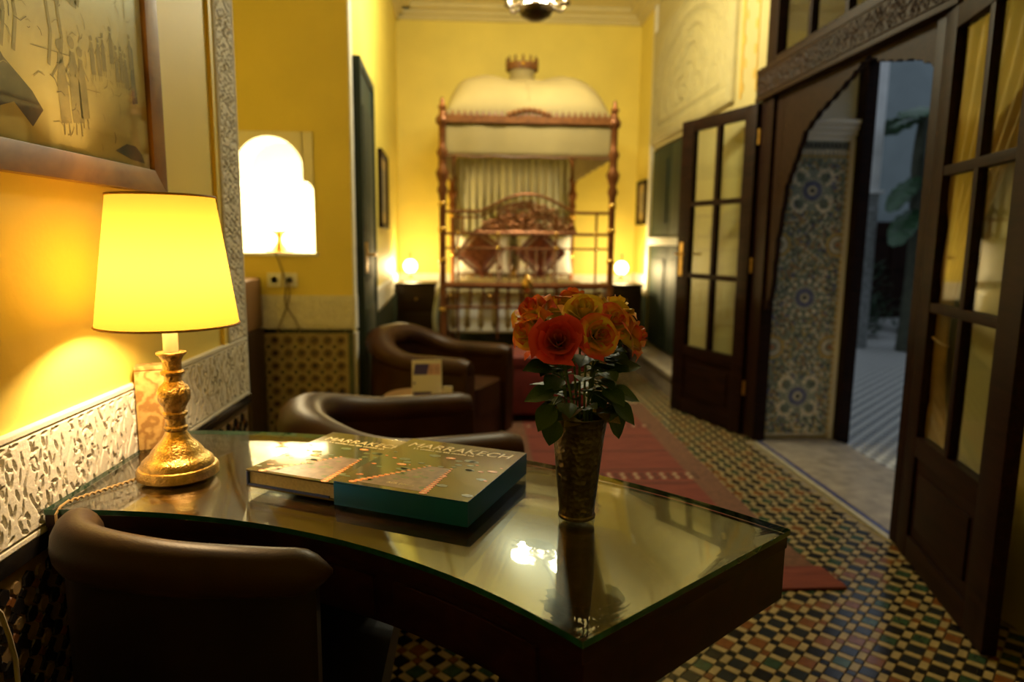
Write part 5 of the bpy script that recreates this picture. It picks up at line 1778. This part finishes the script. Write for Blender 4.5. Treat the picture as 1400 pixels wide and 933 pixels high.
def pillow(bb, w_, h, th, M=None, n=14, ruffle=0.0):
    for sgn in (1, -1):
        def fn(u, v, sgn=sgn):
            a, c = 2 * u - 1, 2 * v - 1
            k = (max(0, 1 - a ** 4) * max(0, 1 - c ** 4)) ** 0.5
            pin = 1 - 0.07 * (abs(a) * abs(c)) ** 0.5
            return (a * w_ / 2 * (1 - 0.06 * (1 - c * c)), sgn * th / 2 * k, c * h / 2 * (1 - 0.06 * (1 - a * a)))
        bb.grid(fn, n, n, 0, M)
    if ruffle:
        pts = []
        for k in range(80):
            t = 4 * k / 80
            s_, f_ = int(t), t - int(t)
            cs = [(-1, -1), (1, -1), (1, 1), (-1, 1)]
            a, c = cs[s_], cs[(s_ + 1) % 4]
            pts.append((a[0] + (c[0] - a[0]) * f_, a[1] + (c[1] - a[1]) * f_))
        v, f = [], []
        for k, p in enumerate(pts):
            wv = ruffle * 0.35 * math.sin(k * 1.9)
            v += [(p[0] * w_ / 2 * 0.97, 0, p[1] * h / 2 * 0.97), (p[0] * (w_ / 2 + ruffle), wv, p[1] * (h / 2 + ruffle))]
        n_ = len(pts)
        f = [(2 * k, 2 * k + 1, 2 * ((k + 1) % n_) + 1, 2 * ((k + 1) % n_)) for k in range(n_)]
        bb.add(v, f, 0, M)
    return bb
M_MAUVE = pm('mauve_velvet', (0.22, 0.055, 0.065), 0.75, vscale=25, var=0.45, sheen=0.4)
M_MAUVE2 = pm('mauve_floral', (0.30, 0.10, 0.11), 0.75, vscale=30, var=0.5, sheen=0.4)
for k, (x, lab) in enumerate(((0.07, 'large white pillow against the headboard on the window-less side'), (0.68, 'large white pillow against the headboard beside the canopy curtain end'))):
    pw = pillow(MB(), 0.56, 0.40, 0.20).build('bed_pillow', M_SHEET, None, T(x, 6.88, 1.055) @ RX(R(-14)), smooth=True, angle=80)
    tag(pw, ('large white bed pillow behind the floral cushion', 'large white bed pillow behind the plain mauve cushion')[k], 'pillow', 'white pillows on the bed')
for k, (x, lab, m_, rr_) in enumerate(((0.035, 'rose floral cushion with ruffled edge tipped on its corner on the bed', M_MAUVE2, 38), (0.60, 'plain mauve cushion with ruffled edge standing on its corner on the bed', M_MAUVE, 45))):
    pw = pillow(MB(), 0.29, 0.29, 0.14, None, 12, 0.03).build('cushion', m_, None, T(x, 6.42, 1.075) @ RX(R(-18)) @ RY(R(rr_)), smooth=True, angle=80)
    tag(pw, lab, 'cushion', 'mauve cushions on the bed')
# canopy
def wavy(x0, x1, y, z0, z1, n, amp, wl, yfun=None):
    b_ = MB()
    b_.grid(lambda u, v: (x0 + (x1 - x0) * u, y + amp * math.sin(u * (x1 - x0) / wl * 2 * PI) * (0.4 + 0.6 * (1 - v)) + 0.35 * amp * math.sin(u * 23), z0 + (z1 - z0) * v), n, 6)
    return b_
def cloth(name, bb, mat, th=0.004):
    o = bpart(name, bb, mat, smooth=True, recalc=False)
    s = o.modifiers.new('thickness', 'SOLIDIFY')
    s.thickness = th
    return o
cloth('front_valance', wavy(BX0 + 0.02, BX1 - 0.02, BYF - 0.01, 1.775, 2.02, 60, 0.006, 0.28), M_CANOPY)
for x in (BX0, BX1):
    b_ = MB()
    b_.grid(lambda u, v: (x + 0.008 * math.sin(u * 40) * (1 - v), BYF + 0.03 + (BYR - BYF - 0.06) * u, 1.775 + 0.245 * v), 60, 5)
    cloth('side_valance', b_, M_CANOPY)
cloth('head_curtain', wavy(BX0 + 0.02, BX1 - 0.02, BYR + 0.06, 0.85, 2.02, 220, 0.022, 0.075), M_CURT)
b_ = MB()
b_.grid(lambda u, v: (BX0 - 0.02 - 0.05 * math.sin(v * PI) + 0.012 * math.sin(u * 30), BYF + 0.06 + 0.22 * u, 0.35 + 0.5 * v), 24, 8)
cloth('side_drape', b_, M_CURT)
M_WCREST = wood_mat('canopy_crest_wood', (0.10, 0.035, 0.010), (0.22, 0.085, 0.025), 0.35, (8, 8, 8))
cr = MB().box(BX0, BX1, BYF - 0.035, BYF - 0.012, 2.005, 2.055)
for k in range(28):
    x = BX0 + 0.03 + (BX1 - BX0 - 0.06) * k / 27
    cr.add([(x - 0.014, BYF - 0.03, 2.055), (x + 0.014, BYF - 0.03, 2.055), (x + 0.014, BYF - 0.017, 2.055), (x - 0.014, BYF - 0.017, 2.055), (x, BYF - 0.024, 2.098)], [(0, 1, 4), (1, 2, 4), (2, 3, 4), (3, 0, 4)])
for k in range(9):
    u = -1 + 2 * k / 8
    cr.sphere(((BX0 + BX1) / 2 + u * 0.14, BYF - 0.024, 2.065 + 0.03 * math.cos(u * PI / 2)), 0.022, 8, 6)
bpart('canopy_crest', cr, M_WCREST)
bpart('valance_trim', MB().tube([(BX0 + 0.02 + (BX1 - BX0 - 0.04) * k / 20, BYF - 0.014 - 0.003 * math.sin(k), 1.775 + 0.004 * math.sin(k * 1.3)) for k in range(21)], 0.008, 6), M_WCREST, smooth=True)
for x in (BX0, BX1):
    bpart('canopy_rail', MB().tube([(x, BYF, 2.02), (x, BYR, 2.02)], 0.014, 8), M_BRONZE, smooth=True)
dome = MB()
def dome_fn(u, v):
    a, c = 2 * u - 1, 2 * v - 1
    k = (max(0, 1 - abs(a) ** 6)) ** 0.5 * (max(0, 1 - abs(c) ** 2.6)) ** 0.5
    dip = 0.035 * math.exp(-((abs(a) - 0.12) / 0.3) ** 2)
    z = 2.03 + (0.47 - dip) * k + 0.006 * math.sin(a * 14 + c * 9) * k
    return ((BX0 + BX1) / 2 + a * (BX1 - BX0) / 2 * 0.985, (BYF + BYR) / 2 + c * (BYR - BYF) / 2 * 0.99, z)
dome.grid(dome_fn, 48, 48)
cloth('canopy_top', dome, M_CANOPY)
bpart('canopy_seam', MB().tube([(lambda q: (q[0], q[1], q[2] + 0.003))(dome_fn(0.5, k / 40)) for k in range(1, 40)], 0.005, 5), M_CANOPY, smooth=True)
cxb, cyb = (BX0 + BX1) / 2 + 0.02, 6.15
bpart('crown_neck', MB().lathe([(0.16, 2.52), (0.115, 2.62), (0.105, 2.70), (0.118, 2.73)], 24, 0, T(cxb, cyb, -0.09)), M_CANOPY, smooth=True)
cro = MB().lathe([(0.125, 2.72), (0.140, 2.725), (0.140, 2.775), (0.128, 2.78), (0.118, 2.75)], 24, 0, T(cxb, cyb, -0.09))
for k in range(12):
    a = 2 * PI * k / 12
    cro.lathe([(0.016, 2.775), (0.006, 2.80), (0.012, 2.81), (0.002, 2.835)], 6, 0, T(cxb + 0.13 * math.cos(a), cyb + 0.13 * math.sin(a), -0.09))
cro.sphere((cxb, cyb - 0.142, 2.66), 0.022, 8, 6, 1)
bpart('crown', cro, [M_WCREST, M_GOLDB], smooth=True)

# ------------------------------------------------------------------ nightstands and bedside lamps
M_NIGHT = wood_mat('nightstand_wood', (0.014, 0.008, 0.005), (0.035, 0.018, 0.010), 0.4)
M_GLOBE = emit_mat('lit_globe', (1.0, 0.82, 0.45), 14)
def nightstand(label, x, y, w_=0.36):
    t = thing('nightstand', label, 'nightstand', (x, y, 0))
    MB().box(-w_ / 2, w_ / 2, -0.18, 0.18, 0.08, 0.765).build('body', M_NIGHT, t, bevel=0.005)
    MB().box(-w_ / 2 - 0.015, w_ / 2 + 0.015, -0.195, 0.19, 0.765, 0.79).build('top', M_NIGHT, t, bevel=0.005)
    for z0, z1 in ((0.12, 0.50), (0.53, 0.74)):
        d = MB().box(-w_ / 2 + 0.03, w_ / 2 - 0.03, -0.192, -0.18, z0, z1).build('drawer' if z0 > 0.5 else 'door', M_NIGHT, t, bevel=0.004)
        MB().sphere((0, -0.2, (z0 + z1) / 2), 0.011, 8, 6).build('knob', M_BRASS, d, smooth=True)
    for sx in (-1, 1):
        for sy in (-1, 1):
            MB().box(-0.02, 0.02, -0.02, 0.02, 0, 0.08).build('leg', M_NIGHT, t, T(sx * (w_ / 2 - 0.03), sy * 0.14, 0))
    return t
nightstand('dark nightstand on the picture-frame side of the bed, beside the green door wall', -0.56, 6.6)
nightstand('dark nightstand between the bed and the carved right wall', 1.42, 6.6, 0.32)
def bedside(label, x, y, pw):
    t = thing('bedside_lamp', label, 'lamp', (x, y, 0.7905), 0)
    MB().lathe([(0.05, 0), (0.05, 0.008), (0.015, 0.02), (0.012, 0.05), (0.022, 0.07), (0.010, 0.085)], 20).build('lamp_base', M_BRASS, t, smooth=True)
    MB().sphere((0, 0, 0.145), 0.062, 20, 14).build('glass_globe', M_GLOBE, t, smooth=True)
    MB().lathe([(0.020, 0.203), (0.024, 0.210), (0.010, 0.222), (0.006, 0.25), (0.012, 0.262), (0.003, 0.285)], 14).build('finial', M_BRONZE, t, smooth=True)
    MB().lathe([(0.022, 0.082), (0.034, 0.092), (0.030, 0.098)], 16).build('globe_holder', M_BRONZE, t, smooth=True)
    lamp('bedside_light', (x, y, 0.7905 + 0.145), pw, (1.0, 0.76, 0.36), 0.064)
bedside('glowing bedside lamp on the nightstand by the framed picture and green door', -0.63, 6.64, 26)
bedside('glowing bedside lamp between bed and right wall', 1.42, 6.64, 26)

# ------------------------------------------------------------------ pictures on the far walls
def picture(label, o, ax, nrm, w_, h, name='wall_picture'):
    t = thing(name, label, 'picture', o)
    Mx = frame((0, 0, 0), ax, (0, 0, 1), nrm)
    for vv in mitre(None, -w_ / 2, w_ / 2, -h / 2, h / 2, 0.035, 0, 0.03):
        MB().add(vv, [(0, 3, 2, 1), (4, 5, 6, 7), (0, 1, 5, 4), (1, 2, 6, 5), (2, 3, 7, 6), (3, 0, 4, 7)]).build('frame_side', M_DWOOD, t, Mx)
    MB().box(-w_ / 2 + 0.03, w_ / 2 - 0.03, -h / 2 + 0.03, h / 2 - 0.03, 0.002, 0.012).build('print', M_SEPL, t, Mx)
    MB().box(-w_ / 2 + 0.12, w_ / 2 - 0.12, -h / 2 + 0.12, h / 2 - 0.12, 0.012, 0.0125).build('image', M_GREYI, t, Mx)
picture('tall dark framed picture on the yellow wall by the green door', slant(5.35) + Vector((0, 0, 1.55)) + snor * 0.001, sdir, snor, 0.60, 0.56)
picture('small dark framed picture on the yellow wall by the carved arch', Vector((1.689, 6.98, 1.58)), (0, -1, 0), (-1, 0, 0), 0.34, 0.44)

# ------------------------------------------------------------------ chandelier
CHX, CHY, CHZ = 0.345, 4.22, 2.46
M_CHB = pm('dark_bronze', (0.07, 0.045, 0.02), 0.35, 0.8)
M_CHBULB = emit_mat('chandelier_bulb', (1.0, 0.84, 0.55), 45)
pm('ivory_tube', (0.6, 0.55, 0.4), 0.5)
def chandelier(label, x, y, z, power):
    chd = thing('chandelier', label, 'chandelier', (x, y, z))
    top = TOP - z
    MB().lathe([(0.004, 0), (0.04, 0.006), (0.085, 0.03), (0.10, 0.055), (0.105, 0.075), (0.09, 0.08), (0.02, 0.085)], 28).build('bowl', M_CHB, chd, smooth=True)
    MB().lathe([(0.02, 0.08), (0.014, 0.16), (0.03, 0.2), (0.018, 0.26), (0.03, 0.34), (0.010, 0.40), (0.010, top - 0.05), (0.05, top - 0.03), (0.055, top - 0.001)], 16).build('stem', M_CHB, chd, smooth=True)
    for k in range(8):
        a = 2 * PI * k / 8 + 0.2
        ca, sa = math.cos(a), math.sin(a)
        arm = MB().tube(curve_pts([(0.03 * ca, 0.03 * sa, 0.20), (0.09 * ca, 0.09 * sa, 0.10), (0.155 * ca, 0.155 * sa, 0.07), (0.18 * ca, 0.18 * sa, 0.11)]), 0.008, 7)
        arm.lathe([(0.012, 0.105), (0.030, 0.11), (0.032, 0.122), (0.012, 0.124)], 12, 0, T(0.18 * ca, 0.18 * sa, 0))
        am_ = arm.build('arm', M_CHB, chd, smooth=True)
        MB().lathe([(0.009, 0.124), (0.009, 0.16)], 10, 0, T(0.18 * ca, 0.18 * sa, 0)).build('candle_tube', bpy.data.materials['ivory_tube'], am_, smooth=True)
        MB().sphere((0.18 * ca, 0.18 * sa, 0.185), 0.018, 10, 8, 0, (1, 1, 1.6)).build('bulb', M_CHBULB, chd, smooth=True)
    for k in range(3):
        a = 2 * PI * k / 3 + 0.5
        MB().sphere((0.055 * math.cos(a), 0.055 * math.sin(a), 0.125), 0.024, 10, 8).build('bulb', M_CHBULB, chd, smooth=True)
    for k in range(4):
        a = 2 * PI * k / 4 + 0.45
        lamp('chandelier_light', (x + 0.19 * math.cos(a), y + 0.19 * math.sin(a), z + 0.20), power, (1.0, 0.94, 0.66), 0.05)
chandelier('dark bronze chandelier with lit candle bulbs hanging before the bed', CHX, CHY, CHZ, 34.0)

# ------------------------------------------------------------------ gold curtain behind the near door leaf
M_GOLDC = pm('gold_curtain', (0.46, 0.27, 0.06), 0.6, vscale=7, var=0.25, sheen=0.3)
cu = thing('curtain', 'gold tied-back curtain hanging behind the near glazed door leaf', 'curtain', (1.675, 2.2, 0))
def curt_fn(u, v):
    z = 0.02 + 2.45 * v
    tie = 0.85
    wdt = 0.10 + 0.42 * (1 - math.exp(-((z - tie) / 0.75) ** 2)) * (1.0 if z > tie else 0.55)
    yc = 0.20 - wdt / 2
    amp = 0.006 + 0.010 * min(1, wdt / 0.4)
    return (-0.012 + 0.5 * amp * math.sin(u * 2 * PI * 8 + 0.4 * math.sin(v * 9)), yc - wdt / 2 + wdt * u, z)
b_ = MB().grid(curt_fn, 96, 40)
o = b_.build('drape', M_GOLDC, cu, smooth=True, recalc=False)
so = o.modifiers.new('thickness', 'SOLIDIFY')
so.thickness = 0.002
MB().tube([(-0.012 + 0.012 * math.cos(2 * PI * k / 20), 0.15 + 0.054 * math.sin(2 * PI * k / 20), 0.85 + 0.02 * math.sin(2 * PI * k / 20)) for k in range(20)], 0.005, 6, closed=True).build('tie_cord', M_GOLDC, cu, smooth=True)
MB().tube([(-0.012, -0.4, 2.5), (-0.012, 0.22, 2.5)], 0.010, 10).build('curtain_rod', M_BRASS, cu, smooth=True)

# ------------------------------------------------------------------ courtyard
def court_mat():
    t = NT('courtyard_mosaic')
    co = t.coords('Object', (1, 1, 1), (0, 0, R(45)))
    ck = t.add('ShaderNodeTexBrick')
    ck.offset = 0.0
    ck.inputs['Scale'].default_value = 7.0
    ck.inputs['Mortar Size'].default_value = 0.11
    ck.inputs['Brick Width'].default_value = 0.5
    ck.inputs['Row Height'].default_value = 0.5
    ck.inputs['Color1'].default_value = (0.06, 0.07, 0.09, 1)
    ck.inputs['Color2'].default_value = (0.10, 0.11, 0.13, 1)
    ck.inputs['Mortar'].default_value = (0.55, 0.54, 0.50, 1)
    ck.inputs['Mortar Smooth'].default_value = 0.0
    t.link(co, ck.inputs['Vector'])
    t.link(ck.outputs[0], t.b.inputs['Base Color'])
    t.b.inputs['Roughness'].default_value = 0.3
    return t.m
M_COURT = court_mat()
M_COURTW = pm('courtyard_wall', (0.22, 0.26, 0.27), 0.8, vscale=2, var=0.1)
M_COLW = pm('courtyard_white', (0.68, 0.68, 0.68), 0.7)
M_COLT = pm('courtyard_grey_tile', (0.20, 0.21, 0.21), 0.5, vscale=30, var=0.4)
cf = shell('floor_courtyard', [(2.2, 12.0, -2.0, 15.0, -0.14, -0.004)], M_COURT)
cw = shell('wall_courtyard_back', [(2.17, 12.2, 11.0, 11.2, 0, 5.0)], M_COURTW)
cw2 = shell('wall_courtyard_side', [(12.0, 12.2, -2.0, 11.0, 0, 5.0)], M_COURTW)
cw3 = shell('wall_courtyard_near', [(2.17, 12.2, -2.2, -2.0, 0, 5.0)], M_COURTW)
cl = thing('courtyard_column', 'white courtyard column with a grey tiled lower half', 'column', (4.40, 7.7, 0))
MB().box(-0.11, 0.11, -0.11, 0.11, 1.75, 4.4).build('shaft', M_COLW, cl, bevel=0.006)
MB().box(-0.115, 0.115, -0.115, 0.115, 0.0, 1.75).build('tiled_base', M_COLT, cl, bevel=0.004)
MB().box(-0.15, 0.15, -0.15, 0.15, 1.75, 1.79).build('moulding', M_COLW, cl, bevel=0.006)
sc_ = thing('lattice_screen', 'dark wooden screen standing against the courtyard wall', 'screen', (6.45, 10.8, 0))
MB().box(-1.0, 1.0, 0.0, 0.06, 0.0, 1.55).build('screen_panel', M_DWOOD, sc_)
for k in range(7):
    MB().box(-0.95 + 0.3 * k, -0.87 + 0.3 * k, -0.03, 0.0, 0.02, 1.53).build('slat', M_DWOOD, sc_)
for z in (0.3, 0.8, 1.3):
    MB().box(-1.0, 1.0, -0.05, -0.03, z, z + 0.06).build('cross_slat', M_DWOOD, sc_)
# banana plant
M_BAN = pm('banana_leaf', (0.022, 0.065, 0.022), 0.45, vscale=8, var=0.35)
M_BTR = pm('banana_trunk', (0.05, 0.055, 0.035), 0.7, vscale=10, var=0.35)
def banana(label, x, y, h, leaves, seed):
    rg = random.Random(seed)
    t = thing('banana_plant', label, 'plant', (x, y, 0))
    MB().tube(curve_pts([(0, 0, 0), (0.02, 0, h * 0.4), (-0.03, 0.02, h * 0.8), (-0.02, 0, h)]), [0.10 - 0.05 * k / 18 for k in range(19)], 10).build('trunk', M_BTR, t, smooth=True)
    for a, el, L, w_, z0 in leaves:
        b_ = MB()
        ca, sa = math.cos(a), math.sin(a)
        def fn(u, v):
            s = v
            r_ = L * s
            z = z0 + L * (math.sin(el) * s - 0.62 * s * s)
            ww = w_ * math.sin(PI * min(1, max(0.0, (s - 0.1) / 0.9))) ** 0.6 if s > 0.1 else 0.015
            q = (2 * u - 1) * ww
            rip = 0.015 * math.sin(s * 40) * abs(2 * u - 1)
            return (r_ * ca * math.cos(el * 0.6) - q * sa, r_ * sa * math.cos(el * 0.6) + q * ca, z - 0.25 * abs(q) + rip)
        b_.grid(fn, 8, 26)
        o = b_.build('leaf', M_BAN, t, smooth=True, recalc=False)
        so = o.modifiers.new('thickness', 'SOLIDIFY')
        so.thickness = 0.003
banana('tall banana plant with broad drooping leaves in the courtyard', 4.85, 7.4, 2.55,
       [(-2.3, 0.55, 0.8, 0.20, 2.52), (-0.6, 0.5, 0.9, 0.20, 2.5), (PI, 0.45, 0.42, 0.16, 2.5), (0.0, 0.4, 0.6, 0.18, 2.5), (-1.5, 0.2, 0.8, 0.18, 2.2), (-2.7, -0.25, 0.5, 0.15, 1.95), (-0.3, -0.1, 0.6, 0.16, 1.95), (-2.5, -0.2, 0.55, 0.15, 1.6), (-0.9, -0.1, 0.6, 0.15, 1.5), (1.5, 0.6, 0.9, 0.2, 2.52)], 3)
M_SHR = pm('shrub_leaf', (0.02, 0.05, 0.018), 0.5, vscale=8, var=0.4)
def shrub(label, x, y, r_, h, seed):
    rg = random.Random(seed)
    t = thing('shrub', label, 'plant', (x, y, 0), 0, 'shrubs in the courtyard bed')
    lf = MB()
    for k in range(420):
        a, q = rg.uniform(0, 2 * PI), rg.random() ** 0.5
        z = h * rg.random()
        rr_ = r_ * q * (1 - 0.5 * (z / h) ** 2)
        c = Vector((rr_ * math.cos(a), rr_ * math.sin(a), z + 0.02))
        d = Vector((math.cos(a) + rg.uniform(-.6, .6), math.sin(a) + rg.uniform(-.6, .6), rg.uniform(-.2, 1))).normalized()
        sd = d.cross(Vector((0, 0, 1))).normalized() * 0.028
        L_ = 0.13
        lf.add([c, c + d * L_ * 0.5 + sd, c + d * L_, c + d * L_ * 0.5 - sd], [(0, 1, 2, 3)])
    lf.build('foliage', M_SHR, t, recalc=False)
    MB().tube([(0, 0, 0), (0.01, 0, h * 0.6)], [0.02, 0.008], 6).build('stem', M_BTR, t)
shrub('low dark shrub by the white courtyard column', 4.95, 8.65, 0.30, 0.45, 1)
shrub('low dark shrub at the foot of the banana plant', 6.1, 8.9, 0.38, 0.5, 2)
shrub('taller dark shrub before the courtyard screen', 5.6, 9.7, 0.45, 0.9, 3)
